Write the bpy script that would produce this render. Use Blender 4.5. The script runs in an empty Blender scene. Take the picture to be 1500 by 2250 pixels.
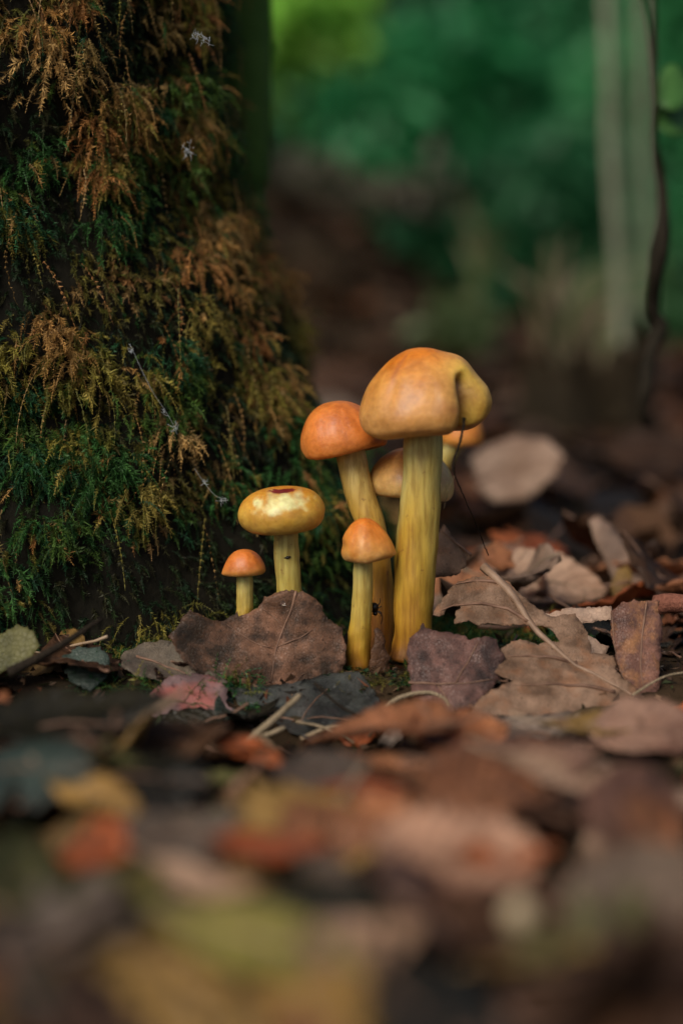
import bpy, math, random
import numpy as np
from mathutils import Vector, Matrix, noise as mnoise
from mathutils.geometry import delaunay_2d_cdt

R = math.radians
U = 0.01                       # everything below is laid out in centimetres
rnd = random.Random(7)
rng = np.random.default_rng(7)
scene = bpy.context.scene
C = scene.collection

# ------------------------------------------------------------------ camera, sky, sun, exposure
FPX, D0, HCAM, PITCH = 3640.0, 40.0, 8.89, math.atan(475 / 3640)
cam_data = bpy.data.cameras.new('camera')
cam = bpy.data.objects.new('camera', cam_data)
C.objects.link(cam)
cam.location = (0, -D0 * U, HCAM * U)
cam.rotation_euler = (R(90) - PITCH, 0, 0)
cam_data.sensor_fit = 'VERTICAL'
cam_data.sensor_height = 36
cam_data.lens = 36 * FPX / 2250
cam_data.clip_start = 0.01
cam_data.clip_end = 500
cam_data.dof.use_dof = True
cam_data.dof.focus_distance = 40.3 * U
cam_data.dof.aperture_fstop = 5.1
cam_data.dof.aperture_blades = 0
scene.camera = cam

SUN_EL, SUN_AZ = R(44), R(-32)         # light comes from above, behind the camera and a little to its left
world = bpy.data.worlds.new('World')
scene.world = world
world.use_nodes = True
wn = world.node_tree
bg = wn.nodes['Background']
sky = wn.nodes.new('ShaderNodeTexSky')
sky.sky_type = 'NISHITA'
sky.sun_disc = False
sky.sun_elevation = SUN_EL
sky.sun_rotation = math.pi + SUN_AZ * -1
sky.dust_density = 4.0
wn.links.new(sky.outputs[0], bg.inputs[0])
bg.inputs[1].default_value = 0.05

sun_data = bpy.data.lights.new('sun', 'SUN')
sun_data.energy = 1.5
sun_data.angle = R(32)
sun_data.color = (1.0, 0.92, 0.80)
sun = bpy.data.objects.new('sun', sun_data)
C.objects.link(sun)
sun_dir = Vector((math.sin(SUN_AZ) * math.cos(SUN_EL), -math.cos(SUN_AZ) * math.cos(SUN_EL), math.sin(SUN_EL)))
sun.rotation_euler = sun_dir.to_track_quat('Z', 'Y').to_euler()
sun.location = (0, 0, 3)

scene.view_settings.view_transform = 'Standard'
scene.view_settings.look = 'None'
scene.view_settings.gamma = 1
scene.view_settings.exposure = 0.72
scene.render.engine = 'CYCLES'
scene.cycles.use_denoising = True
scene.cycles.max_bounces = 6
scene.cycles.sample_clamp_indirect = 4

# ------------------------------------------------------------------ helpers
CP, SP = math.cos(PITCH), math.sin(PITCH)

def ray(px, py):
    a, b = (px - 750) / FPX, (1125 - py) / FPX
    return np.array([a, CP + b * SP, -SP + b * CP])

def P(px, py, Y):
    """the point of the place that stands at distance Y behind the mushrooms and is seen at that pixel"""
    d = ray(px, py)
    return np.array([0, -D0, HCAM]) + d * ((Y + D0) / d[1])

def S(Y):
    return FPX / (D0 + Y)

def on_plane(px, py, p0, n):
    d = ray(px, py); o = np.array([0, -D0, HCAM])
    return o + d * (np.dot(np.asarray(p0) - o, n) / np.dot(d, n))

def G(px, py):
    return on_plane(px, py, (0, 0, 0), np.array([0, 0, 1.0]))

def nz(v):
    v = np.asarray(v, float)
    return v / (np.linalg.norm(v) + 1e-12)

def fbm(x, y, z=0.0, o=3):
    return mnoise.fractal((x, y, z), 1.0, 2.0, o)

def props(o, label=None, cat=None, group=None, kind=None):
    if label: o['label'] = label
    if cat: o['category'] = cat
    if group: o['group'] = group
    if kind: o['kind'] = kind
    return o

def empty(name, loc, label=None, cat=None, group=None):
    o = bpy.data.objects.new(name, None)
    C.objects.link(o)
    o.empty_display_size = 0.01
    o.location = Vector(loc) * U
    return props(o, label, cat, group)

def mesh_data(name, verts, faces, mat=None, smooth=True, col=None, uv=None):
    me = bpy.data.meshes.new(name)
    v = np.asarray(verts, float) * U
    me.from_pydata(v.tolist(), [], [tuple(map(int, f)) for f in faces])
    if mat: me.materials.append(mat)
    if smooth: me.polygons.foreach_set('use_smooth', [True] * len(me.polygons))
    if col is not None:
        a = me.color_attributes.new('Col', 'FLOAT_COLOR', 'POINT')
        c = np.ones((len(v), 4)); c[:, :3] = col
        a.data.foreach_set('color', c.ravel())
    if uv is not None:
        l = me.uv_layers.new(name='UVMap')
        idx = np.zeros(len(me.loops), int); me.loops.foreach_get('vertex_index', idx)
        l.data.foreach_set('uv', np.asarray(uv, float)[idx].ravel())
    me.update()
    return me

def link(name, me, parent=None, loc=(0, 0, 0)):
    o = bpy.data.objects.new(name, me)
    C.objects.link(o)
    o.location = Vector(loc) * U
    if parent is not None: o.parent = parent
    return o

def part(name, verts, faces, mat, parent, **k):
    """mesh given in world centimetres, stored relative to its parent's base"""
    base = np.zeros(3); q = parent
    while q is not None: base = base + np.array(q.location) / U; q = q.parent
    return link(name, mesh_data(name, np.asarray(verts, float) - base, faces, mat, **k), parent)

def spline(pts, n):
    p = np.asarray(pts, float)
    if len(p) == 2: return np.linspace(p[0], p[1], n)
    q = np.vstack([2 * p[0] - p[1], p, 2 * p[-1] - p[-2]])
    out = []
    for t in np.linspace(0, len(p) - 1 - 1e-9, n):
        i = int(t); f = t - i
        a, b, c, d = q[i], q[i + 1], q[i + 2], q[i + 3]
        out.append(0.5 * ((2 * b) + (c - a) * f + (2 * a - 5 * b + 4 * c - d) * f * f + (3 * b - a - 3 * c + d) * f ** 3))
    return np.array(out)

def tube(pts, radii, n=8, wob=0.0, seed=0.0, flat=1.0):
    """closed tapered tube; returns verts, faces, (u, v) per vertex"""
    pts = np.asarray(pts, float)
    m = len(pts)
    radii = np.broadcast_to(np.asarray(radii, float), (m,))
    t = np.gradient(pts, axis=0)
    t /= np.linalg.norm(t, axis=1)[:, None] + 1e-12
    ref = np.array([0, 1.0, 0]) if abs(t[0][1]) < 0.9 else np.array([1.0, 0, 0])
    a = nz(np.cross(ref, t[0]))
    V, uv = [], []
    for i in range(m):
        a = nz(a - t[i] * np.dot(a, t[i]))
        b = np.cross(t[i], a)
        for k in range(n):
            th = 2 * math.pi * k / n
            r = radii[i]
            if wob:
                r *= 1 + wob * mnoise.noise((math.cos(th) * 1.3 + seed, math.sin(th) * 1.3, i * 0.22 + seed))
            V.append(pts[i] + r * (math.cos(th) * a + flat * math.sin(th) * b))
            uv.append((k / n, i / (m - 1)))
    F = []
    for i in range(m - 1):
        for k in range(n):
            F.append((i * n + k, i * n + (k + 1) % n, (i + 1) * n + (k + 1) % n, (i + 1) * n + k))
    V.append(pts[0]); uv.append((0, 0)); V.append(pts[-1]); uv.append((0, 1))
    c0, c1 = m * n, m * n + 1
    for k in range(n):
        F.append((c0, (k + 1) % n, k)); F.append((c1, (m - 1) * n + k, (m - 1) * n + (k + 1) % n))
    return np.array(V), F, np.array(uv)

def merge(*parts_):
    V, F, n = [], [], 0
    for v, f in parts_:
        V.append(np.asarray(v)); F += [tuple(i + n for i in q) for q in f]; n += len(v)
    return np.vstack(V), F

def thicken(V, F, t):
    """give an open sheet a real thickness t"""
    V = np.asarray(V, float)
    N = np.zeros_like(V)
    cnt = {}
    for f in F:
        n = np.cross(V[f[1]] - V[f[0]], V[f[-1]] - V[f[0]])
        for i in f: N[i] += n
        for a, b in zip(f, f[1:] + f[:1]): cnt[(a, b)] = 1
    N /= np.linalg.norm(N, axis=1)[:, None] + 1e-12
    k = len(V)
    V2 = np.vstack([V, V - N * t])
    F2 = list(F) + [tuple(i + k for i in reversed(f)) for f in F]
    for (a, b) in cnt:
        if (b, a) not in cnt: F2.append((b, a, a + k, b + k))
    return V2, F2

# ------------------------------------------------------------------ materials
class NT:
    def __init__(s, name):
        s.m = bpy.data.materials.new(name); s.m.use_nodes = True
        s.t = s.m.node_tree; s.b = s.t.nodes['Principled BSDF']
    def n(s, kind, **k):
        x = s.t.nodes.new('ShaderNode' + kind)
        for a, v in k.items():
            if a.startswith('i_'):
                key = a[2:]
                x.inputs[int(key) if key.isdigit() else key.replace('_', ' ')].default_value = v
            else: setattr(x, a, v)
        return x
    def l(s, a, b): s.t.links.new(a, b)
    def noise(s, vec, scale, detail=4, rough=0.55, dist=0.0):
        x = s.n('TexNoise'); x.inputs['Scale'].default_value = scale; x.inputs['Detail'].default_value = detail
        x.inputs['Roughness'].default_value = rough; x.inputs['Distortion'].default_value = dist
        if vec is not None: s.l(vec, x.inputs['Vector'])
        return x.outputs['Fac']
    def ramp(s, fac, stops):
        x = s.n('ValToRGB'); e = x.color_ramp.elements
        while len(e) < len(stops): e.new(0.5)
        for q, (p, c) in zip(e, stops): q.position = p; q.color = (*c, 1) if len(c) == 3 else c
        s.l(fac, x.inputs[0]); return x.outputs[0]
    def mix(s, fac, a, b, mode='MIX'):
        x = s.n('Mix', data_type='RGBA', blend_type=mode)
        for sock, v in ((x.inputs[0], fac), (x.inputs[6], a), (x.inputs[7], b)):
            if isinstance(v, (int, float)): sock.default_value = v
            elif isinstance(v, tuple): sock.default_value = (*v, 1)
            else: s.l(v, sock)
        return x.outputs[2]
    def math(s, op, a, b=0.0):
        x = s.n('Math', operation=op)
        for sock, v in zip(x.inputs, (a, b)):
            if isinstance(v, (int, float)): sock.default_value = v
            else: s.l(v, sock)
        return x.outputs[0]
    def mapping(s, vec, sc):
        x = s.n('Mapping'); x.inputs['Scale'].default_value = sc; s.l(vec, x.inputs['Vector']); return x.outputs[0]
    def obj(s): return s.n('TexCoord').outputs['Object']
    def uv(s): return s.n('TexCoord').outputs['UV']
    def bump(s, h, dist, strength=1.0):
        x = s.n('Bump'); x.inputs['Distance'].default_value = dist * U; x.inputs['Strength'].default_value = strength
        s.l(h, x.inputs['Height']); s.l(x.outputs[0], s.b.inputs['Normal'])
    def set(s, **k):
        for a, v in k.items(): s.b.inputs[a.replace('_', ' ')].default_value = v
        return s

def mat_cap():
    t = NT('mushroom_cap_skin'); o = t.obj()
    a = t.n('Attribute', attribute_name='Col').outputs['Color']
    n1 = t.noise(o, 160, 5, 0.6); n2 = t.noise(o, 900, 3); n3 = t.noise(o, 55, 4, 0.6, 0.6)
    c = t.mix(0.9, a, t.ramp(n1, [(0.3, (0.62, 0.50, 0.42)), (0.55, (1, 1, 1)), (0.8, (1.18, 1.22, 1.3))]), 'MULTIPLY')
    c = t.mix(0.35, c, t.ramp(n2, [(0.35, (0.72, 0.62, 0.5)), (0.6, (1.08, 1.08, 1.05))]), 'MULTIPLY')
    c = t.mix(t.math('MULTIPLY', t.ramp(n3, [(0.60, (0, 0, 0)), (0.74, (1, 1, 1))]), 0.35), c, (0.42, 0.14, 0.03))
    n5 = t.noise(o, 800, 3)
    c = t.mix(t.math('MULTIPLY', t.ramp(n5, [(0.71, (0, 0, 0)), (0.76, (1, 1, 1))]), 0.6), c, (0.12, 0.04, 0.01))
    t.l(c, t.b.inputs['Base Color'])
    t.set(Subsurface_Weight=0.35, Subsurface_Radius=(0.0035, 0.0018, 0.0006), Subsurface_Scale=1.0, Coat_Weight=0.14, Coat_Roughness=0.22)
    t.l(t.ramp(n1, [(0.3, (0.42,) * 3), (0.7, (0.62,) * 3)]), t.b.inputs['Roughness'])
    t.bump(t.math('ADD', t.math('MULTIPLY', n1, 0.8), t.math('MULTIPLY', n2, 0.35)), 0.05, 0.75)
    return t.m

def mat_stem():
    t = NT('mushroom_stem_flesh'); o = t.obj()
    a = t.n('Attribute', attribute_name='Col').outputs['Color']
    f = t.noise(t.mapping(o, (1, 1, 0.10)), 900, 4, 0.6); g = t.noise(t.mapping(o, (1, 1, 0.25)), 260, 5, 0.65)
    h = t.noise(o, 500, 3)
    c = t.mix(0.62, a, t.ramp(f, [(0.34, (0.5, 0.38, 0.22)), (0.58, (1.12, 1.12, 1.12))]), 'MULTIPLY')
    c = t.mix(t.math('MULTIPLY', t.ramp(g, [(0.55, (0, 0, 0)), (0.72, (1, 1, 1))]), 0.55), c, (0.28, 0.12, 0.02))
    c = t.mix(t.math('MULTIPLY', t.ramp(h, [(0.66, (0, 0, 0)), (0.74, (1, 1, 1))]), 0.6), c, (0.16, 0.06, 0.015))
    t.l(c, t.b.inputs['Base Color'])
    t.set(Subsurface_Weight=0.3, Subsurface_Radius=(0.003, 0.002, 0.0006), Subsurface_Scale=1.0, Roughness=0.5)
    t.bump(t.math('ADD', f, g), 0.03, 0.7)
    return t.m

def mat_gills():
    t = NT('mushroom_gill'); t.set(Roughness=0.7); t.b.inputs['Base Color'].default_value = (0.42, 0.32, 0.10, 1)
    return t.m

def mat_moss():
    t = NT('moss_frond')
    a = t.n('Attribute', attribute_name='Col').outputs['Color']
    t.l(a, t.b.inputs['Base Color'])
    t.set(Roughness=0.5)
    t.b.inputs['Specular IOR Level'].default_value = 0.2
    tr = t.n('BsdfTranslucent'); t.l(a, tr.inputs[0])
    mx = t.n('MixShader'); mx.inputs[0].default_value = 0.22
    t.l(t.b.outputs[0], mx.inputs[1]); t.l(tr.outputs[0], mx.inputs[2])
    t.l(mx.outputs[0], t.t.nodes['Material Output'].inputs[0])
    return t.m

def mat_bark(name, c0, c1, sc=60, stretch=0.3):
    t = NT(name); o = t.obj()
    f = t.noise(t.mapping(o, (1, 1, stretch)), sc, 6, 0.65, 0.4); g = t.noise(o, sc * 5, 4)
    t.l(t.mix(0.5, t.ramp(f, [(0.3, c0), (0.7, c1)]), t.ramp(g, [(0.3, c0), (0.75, c1)])), t.b.inputs['Base Color'])
    t.set(Roughness=0.85, Specular_IOR_Level=0.12); t.bump(t.math('ADD', f, t.math('MULTIPLY', g, 0.4)), 0.15, 0.9)
    return t.m

def mat_soil():
    t = NT('forest_floor_soil'); o = t.obj()
    n1 = t.noise(o, 9, 6, 0.6); n2 = t.noise(o, 150, 5, 0.7); n3 = t.noise(o, 1.2, 3)
    v = t.n('TexVoronoi'); v.inputs['Scale'].default_value = 22; t.l(o, v.inputs['Vector'])
    vs = t.n('SeparateColor'); t.l(v.outputs['Color'], vs.inputs[0])
    leafy = t.ramp(vs.outputs[0], [(0.0, (0.014, 0.010, 0.005)), (0.35, (0.045, 0.028, 0.015)), (0.65, (0.030, 0.024, 0.013)), (1.0, (0.08, 0.052, 0.03))])  # leaf cover kept dark, so the bank's shade lies in the colour
    soil = t.ramp(n2, [(0.3, (0.006, 0.004, 0.003)), (0.7, (0.025, 0.016, 0.010))])
    c = t.mix(t.ramp(n1, [(0.42, (0, 0, 0)), (0.52, (1, 1, 1))]), soil, leafy)
    p = t.n('SeparateXYZ'); t.l(t.n('NewGeometry').outputs['Position'], p.inputs[0])
    far = t.math('MULTIPLY', t.math('SUBTRACT', p.outputs[1], 2.6), 0.6)
    gm = t.n('Math', operation='MULTIPLY', use_clamp=True); t.l(far, gm.inputs[0]); t.l(t.ramp(n3, [(0.3, (0.3,) * 3), (0.6, (1,) * 3)]), gm.inputs[1])
    c = t.mix(gm.outputs[0], c, t.ramp(n1, [(0.35, (0.01, 0.04, 0.018)), (0.65, (0.03, 0.11, 0.05))]))
    t.l(c, t.b.inputs['Base Color']); t.set(Roughness=0.95, Specular_IOR_Level=0.08); t.bump(n2, 0.12, 0.8)
    return t.m

def mat_leaf(name, c0, c1, c2, vein, spots=0.4, rough=0.5, transl=0.12, uv=True, sc=70):
    """dead leaf: mottled between c0 and c1, blotches of c2, side veins drawn from the blade's own coordinates"""
    t = NT(name); o = t.obj()
    oi = t.n('ObjectInfo')
    off = t.n('VectorMath', operation='ADD'); t.l(o, off.inputs[0]); t.l(oi.outputs['Location'], off.inputs[1])
    o2 = off.outputs[0]
    n1 = t.noise(o2, sc, 6, 0.62, 0.3); n2 = t.noise(o2, sc * 4.5, 5, 0.6); n3 = t.noise(o2, sc * 1.7, 4, 0.6); n4 = t.noise(o2, sc * 9, 3)
    c = t.ramp(n1, [(0.38, c0), (0.60, c1)])
    c = t.mix(t.math('MULTIPLY', t.ramp(n3, [(0.5, (0, 0, 0)), (0.66, (1, 1, 1))]), spots), c, c2)
    c = t.mix(0.55, c, t.ramp(n2, [(0.3, (0.5, 0.48, 0.46)), (0.62, (1.15, 1.12, 1.1))]), 'MULTIPLY')
    c = t.mix(t.math('MULTIPLY', t.ramp(n4, [(0.64, (0, 0, 0)), (0.7, (1, 1, 1))]), 0.6), c, tuple(x * 0.3 for x in c0))
    vo = t.n('TexVoronoi', feature='DISTANCE_TO_EDGE'); vo.inputs['Scale'].default_value = 1500 if not uv else 55; t.l(o2 if not uv else t.mapping(o2, (14, 14, 14)), vo.inputs['Vector'])
    net = t.ramp(vo.outputs['Distance'], [(0.0, (1, 1, 1)), (0.12, (0, 0, 0))])
    c = t.mix(t.math('MULTIPLY', net, 0.13), c, tuple(x * 0.5 for x in c0))
    h = t.math('ADD', n2, t.math('MULTIPLY', n1, 1.5))
    h = t.math('ADD', h, t.math('MULTIPLY', net, -0.25))
    if uv:
        s = t.n('SeparateXYZ'); t.l(t.uv(), s.inputs[0])
        av = t.math('ABSOLUTE', s.outputs[1])
        ph = t.math('FRACT', t.math('SUBTRACT', t.math('MULTIPLY', s.outputs[0], 9), t.math('MULTIPLY', av, 2.2)))
        vd = t.math('ABSOLUTE', t.math('SUBTRACT', ph, 0.5))
        vm = t.ramp(vd, [(0.02, (1, 1, 1)), (0.09, (0, 0, 0))])
        c = t.mix(t.math('MULTIPLY', vm, 0.55), c, vein)
        h = t.math('ADD', h, t.math('MULTIPLY', t.ramp(vd, [(0.0, (1, 1, 1)), (0.5, (0, 0, 0))]), 1.2))
    var = t.ramp(oi.outputs['Random'], [(0, (0.72, 0.70, 0.70)), (0.5, (1, 1, 1)), (1, (1.2, 1.12, 1.02))])
    c = t.mix(1.0, c, var, 'MULTIPLY')
    t.l(c, t.b.inputs['Base Color'])
    t.l(t.ramp(n3, [(0.3, (rough - 0.08,) * 3), (0.7, (rough + 0.15,) * 3)]), t.b.inputs['Roughness'])
    t.b.inputs['Specular IOR Level'].default_value = 0.26
    t.bump(h, 0.035, 0.85)
    tr = t.n('BsdfTranslucent'); t.l(c, tr.inputs[0])
    mx = t.n('MixShader'); mx.inputs[0].default_value = transl
    t.l(t.b.outputs[0], mx.inputs[1]); t.l(tr.outputs[0], mx.inputs[2]); t.l(mx.outputs[0], t.t.nodes['Material Output'].inputs[0])
    return t.m

def mat_plain(name, c0, c1, sc=300, rough=0.6, transl=0.0):
    t = NT(name); o = t.obj()
    n = t.noise(o, sc, 4)
    c = t.ramp(n, [(0.3, c0), (0.7, c1)])
    t.l(c, t.b.inputs['Base Color']); t.set(Roughness=rough); t.bump(n, 0.02, 0.6)
    if transl:
        tr = t.n('BsdfTranslucent'); t.l(c, tr.inputs[0])
        mx = t.n('MixShader'); mx.inputs[0].default_value = transl
        t.l(t.b.outputs[0], mx.inputs[1]); t.l(tr.outputs[0], mx.inputs[2]); t.l(mx.outputs[0], t.t.nodes['Material Output'].inputs[0])
    return t.m

M_CAP, M_STEM, M_GILL, M_MOSS = mat_cap(), mat_stem(), mat_gills(), mat_moss()
M_BARK = mat_bark('mossy_bark', (0.003, 0.003, 0.002), (0.014, 0.012, 0.007))
M_SOIL = mat_soil()
LEAF = {
    'russet': mat_leaf('russet_leaf', (0.18, 0.065, 0.03), (0.46, 0.20, 0.095), (0.10, 0.05, 0.03), (0.10, 0.045, 0.025)),
    'grey': mat_leaf('grey_brown_leaf', (0.09, 0.07, 0.055), (0.25, 0.19, 0.15), (0.06, 0.05, 0.045), (0.07, 0.05, 0.04)),
    'mauve': mat_leaf('mauve_leaf', (0.16, 0.08, 0.055), (0.47, 0.285, 0.20), (0.28, 0.11, 0.05), (0.10, 0.05, 0.05)),
    'ochre': mat_leaf('ochre_leaf', (0.17, 0.10, 0.03), (0.40, 0.25, 0.08), (0.12, 0.07, 0.03), (0.16, 0.09, 0.03)),
    'dark': mat_leaf('dark_wet_leaf', (0.010, 0.010, 0.007), (0.040, 0.036, 0.024), (0.02, 0.014, 0.010), (0.02, 0.018, 0.016), rough=0.34),
    'teal': mat_leaf('slate_leaf', (0.015, 0.026, 0.022), (0.06, 0.085, 0.072), (0.035, 0.03, 0.022), (0.03, 0.03, 0.03), rough=0.36),
    'orange': mat_leaf('orange_red_leaf', (0.26, 0.06, 0.02), (0.55, 0.16, 0.05), (0.2, 0.05, 0.03), (0.2, 0.05, 0.02)),
    'yellow': mat_leaf('yellow_green_leaf', (0.10, 0.10, 0.018), (0.27, 0.24, 0.05), (0.06, 0.08, 0.015), (0.22, 0.20, 0.05)),
    'tan': mat_leaf('pale_tan_leaf', (0.30, 0.19, 0.13), (0.52, 0.37, 0.28), (0.22, 0.13, 0.09), (0.2, 0.11, 0.07)),
    'deep': mat_leaf('deep_brown_leaf', (0.03, 0.014, 0.008), (0.10, 0.05, 0.025), (0.02, 0.01, 0.008), (0.03, 0.015, 0.01)),
    'olive': mat_leaf('olive_leaf', (0.04, 0.045, 0.015), (0.13, 0.13, 0.05), (0.05, 0.035, 0.02), (0.05, 0.045, 0.02)),
}
M_RIB = mat_plain('leaf_rib', (0.10, 0.05, 0.03), (0.24, 0.13, 0.08))
M_RIB_PALE = mat_plain('pale_leaf_rib', (0.22, 0.15, 0.09), (0.40, 0.29, 0.19))
M_TWIG = mat_bark('twig_bark', (0.05, 0.035, 0.02), (0.22, 0.16, 0.10), 300, 0.4)
M_TWIG_PALE = mat_bark('pale_twig_bark', (0.16, 0.12, 0.07), (0.42, 0.33, 0.22), 300, 0.4)
M_TWIG_DARK = mat_bark('dark_twig_bark', (0.008, 0.006, 0.005), (0.04, 0.03, 0.02), 300, 0.4)
M_BLACK = mat_plain('black_chitin', (0.006, 0.005, 0.005), (0.015, 0.012, 0.010), 900, 0.3)
M_WEB = mat_plain('cobweb_silk', (0.55, 0.6, 0.62), (0.8, 0.85, 0.88), 900, 0.4, 0.3)

# ------------------------------------------------------------------ ground
def height(x, y):
    h = 0.18 * fbm(x * 0.22, y * 0.22, 3.1, 3)
    h -= 1.35 * math.exp(-((y + 4.9) / 2.5) ** 4) * (0.75 + 0.25 * math.cos(x * 0.5)) if -9 < y < 0 else 0.0    # hollow in the litter before the mushrooms
    h += 21 * math.exp(-((x + 9) / 20) ** 2 - ((y - 175) / 45) ** 2)           # earth bank behind the tree, its shade put into the soil colour
    d = max(0.0, y - 60)
    h += 0.02 * d + 2.5 * min(1.0, d / 150) * fbm(x * 0.02, y * 0.02, 9.0, 3)
    d = max(0.0, y - 420)
    h += 0.30 * d * min(1, d / 300) if d < 6000 else 0.30 * 6000
    d = max(0.0, -y - 150)
    h += 0.03 * d
    return h

def axis(n, fine, far):
    k = np.linspace(-1, 1, n); b = math.asinh(far / fine)
    return np.sinh(k * b) * fine

gx, gy = axis(150, 10.0, 8000.0), axis(170, 9.0, 8000.0)
gv = [(x, y, height(x, y)) for y in gy for x in gx]
gf = [(j * 150 + i, j * 150 + i + 1, (j + 1) * 150 + i + 1, (j + 1) * 150 + i) for j in range(169) for i in range(149)]
ground = link('ground', mesh_data('ground', gv, gf, M_SOIL))
props(ground, 'dark forest floor soil rising to a wooded bank', 'ground', kind='structure')

def ground_hit(px, py, dz=0.0):
    o = np.array([0, -D0, HCAM]); d = ray(px, py)
    for Y in np.arange(-34, 120, 0.1):
        p = o + d * ((Y + D0) / d[1])
        if p[2] < height(p[0], p[1]) + dz: return p
    return p

# ------------------------------------------------------------------ the mossy tree
AX, AY = -11.5, 9.4
RZ = np.array([-3, 0, 2.2, 4.2, 5.8, 7.4, 9.0, 10.4, 11.6, 17.7, 30, 60, 140])
RR = np.array([14.8, 13.7, 12.8, 11.4, 10.6, 9.95, 9.6, 8.5, 8.0, 7.9, 7.8, 7.4, 6.6])
RF = np.array([10.2, 9.6, 9.3, 9.1, 8.9, 8.8, 8.7, 8.6, 8.5, 8.2, 7.9, 7.4, 6.6])

def trunk_r(th, z):
    right = np.interp(z, RZ, RR); front = np.interp(z, RZ, RF)
    w = max(0.0, math.cos(th)) ** 1.6
    r = front + (right - front) * w
    x, y = math.cos(th), math.sin(th)
    r += 0.45 * fbm(x * 2.6, y * 2.6, z * 0.22, 3) + 0.25 * fbm(x * 7 + 5, y * 7, z * 0.45, 3)
    return r

def trunk_p(th, z, out=0.0):
    r = trunk_r(th, z) + out
    return np.array([AX + r * math.cos(th), AY + r * math.sin(th), z])

tree = empty('tree', (AX, AY, 0), 'thick tree trunk shaggy with hanging green and rust-brown moss', 'tree')
zs = np.concatenate([np.linspace(-3, 24, 70), np.linspace(25.5, 140, 30)])
NTH = 130
tv = [trunk_p(2 * math.pi * k / NTH, z) for z in zs for k in range(NTH)]
tf = [(j * NTH + k, j * NTH + (k + 1) % NTH, (j + 1) * NTH + (k + 1) % NTH, (j + 1) * NTH + k) for j in range(len(zs) - 1) for k in range(NTH)]
part('trunk', tv, tf, M_BARK, tree)

def fronds(root, d0, L, w, col, tipcol, K=13, droop=0.13, curl=1.15):
    """moss shoots: every shoot a drooping axis set with small pointed leaflets on four sides"""
    N = len(root)
    d = d0 / np.linalg.norm(d0, axis=1)[:, None]
    p = root.copy()
    wig = rng.normal(0, 1, (N, 3)) * curl
    side0 = np.cross(d, rng.normal(0, 1, (N, 3))); side0 /= np.linalg.norm(side0, axis=1)[:, None] + 1e-9
    seg = (L / K)[:, None]
    Vs, Cs = [], []
    for k in range(K):
        f = (k + 0.5) / K
        s1 = side0 - d * np.sum(side0 * d, 1)[:, None]; s1 /= np.linalg.norm(s1, axis=1)[:, None] + 1e-9
        s2 = np.cross(d, s1)
        prof = (0.55 + 0.6 * math.sin(math.pi * min(1, f * 1.15))) * (1 - 0.55 * f ** 3)
        ww = (w * prof)[:, None]
        c = col * (1 - f) + tipcol * f
        for s in (s1, -s1, s2 * 0.6, -s2 * 0.6):
            jit = rng.normal(0, 0.42, (N, 3))
            tip = p + (s + jit) * ww + d * ww * 0.95
            half = np.cross(d, s) * ww * 0.16
            Vs.append(np.stack([p - half * 0.6 + s * ww * 0.1, p + half + s * ww * 0.45 + d * ww * .45, tip], 1))
            Cs.append(np.repeat((c * rng.uniform(0.75, 1.25, (N, 1)))[:, None, :], 3, 1))
        q = p + d * seg
        hw = s1 * (0.012 + 0.012 * (1 - f))
        Vs.append(np.stack([p - hw, p + hw, q], 1)); Cs.append(np.repeat(c[:, None, :] * 0.7, 3, 1))
        p = q
        d = d + np.array([0, 0, -droop]) + wig * (0.12 if k % 3 else -0.16)
        d /= np.linalg.norm(d, axis=1)[:, None]
    V = np.concatenate([v.reshape(-1, 3) for v in Vs]); Cc = np.concatenate([c.reshape(-1, 3) for c in Cs])
    return V, Cc

def tri_mesh(name, V, col, mat, parent=None):
    base = np.array(parent.location) / U if parent is not None else np.zeros(3)
    n = len(V)
    me = bpy.data.meshes.new(name)
    me.vertices.add(n); me.vertices.foreach_set('co', ((V - base) * U).ravel())
    me.loops.add(n); me.loops.foreach_set('vertex_index', np.arange(n))
    me.polygons.add(n // 3); me.polygons.foreach_set('loop_start', np.arange(0, n, 3))
    a = me.color_attributes.new('Col', 'FLOAT_COLOR', 'POINT')
    c = np.ones((n, 4)); c[:, :3] = np.clip(col, 0, 1); a.data.foreach_set('color', c.ravel())
    me.materials.append(mat); me.update(); me.validate()
    return link(name, me, parent)

BROWN = [(0.33, 0.19, 0.065), (0.25, 0.15, 0.05), (0.38, 0.25, 0.10), (0.20, 0.14, 0.05), (0.30, 0.145, 0.05)]
OLIVE = [(0.17, 0.15, 0.03), (0.12, 0.12, 0.025), (0.22, 0.18, 0.045)]
GREEN = [(0.025, 0.085, 0.022), (0.04, 0.11, 0.03), (0.05, 0.10, 0.02), (0.018, 0.07, 0.03)]

def pick_moss(th, z, r):
    """brown tufts high on the trunk and along its edge, greener towards the ground"""
    x = th * 9
    n = fbm(x * 0.30, z * 0.30, 4.0, 3) + 0.55 * fbm(x * 0.9, z * 0.9, 8.0, 2)
    b = n + np.interp(z, [0, 3, 6, 9, 13, 20], [-0.28, -0.15, -0.05, 0.15, 0.40, 0.42])
    if th > R(-30) and 6 < z < 12: b += 0.5
    if th > R(-22) and z > 11: b -= 1.0
    b += r.gauss(0, 0.22)
    if b > 0.42: return r.choice(BROWN), 1.0
    if b > 0.04: return r.choice(OLIVE), 0.8
    return r.choice(GREEN), 0.6

roots, dirs, Ls, ws, cols, tips = [], [], [], [], [], []
def add_frond(th, z, out, updir, length, width, c, tc):
    p = trunk_p(th, z, out)
    n = np.array([math.cos(th), math.sin(th), 0.12])
    t = np.array([-math.sin(th), math.cos(th), 0])
    d = n * updir[0] + t * updir[1] + np.array([0, 0, updir[2]])
    roots.append(p); dirs.append(d); Ls.append(length); ws.append(width); cols.append(c); tips.append(tc)

mr = random.Random(11)
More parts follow.
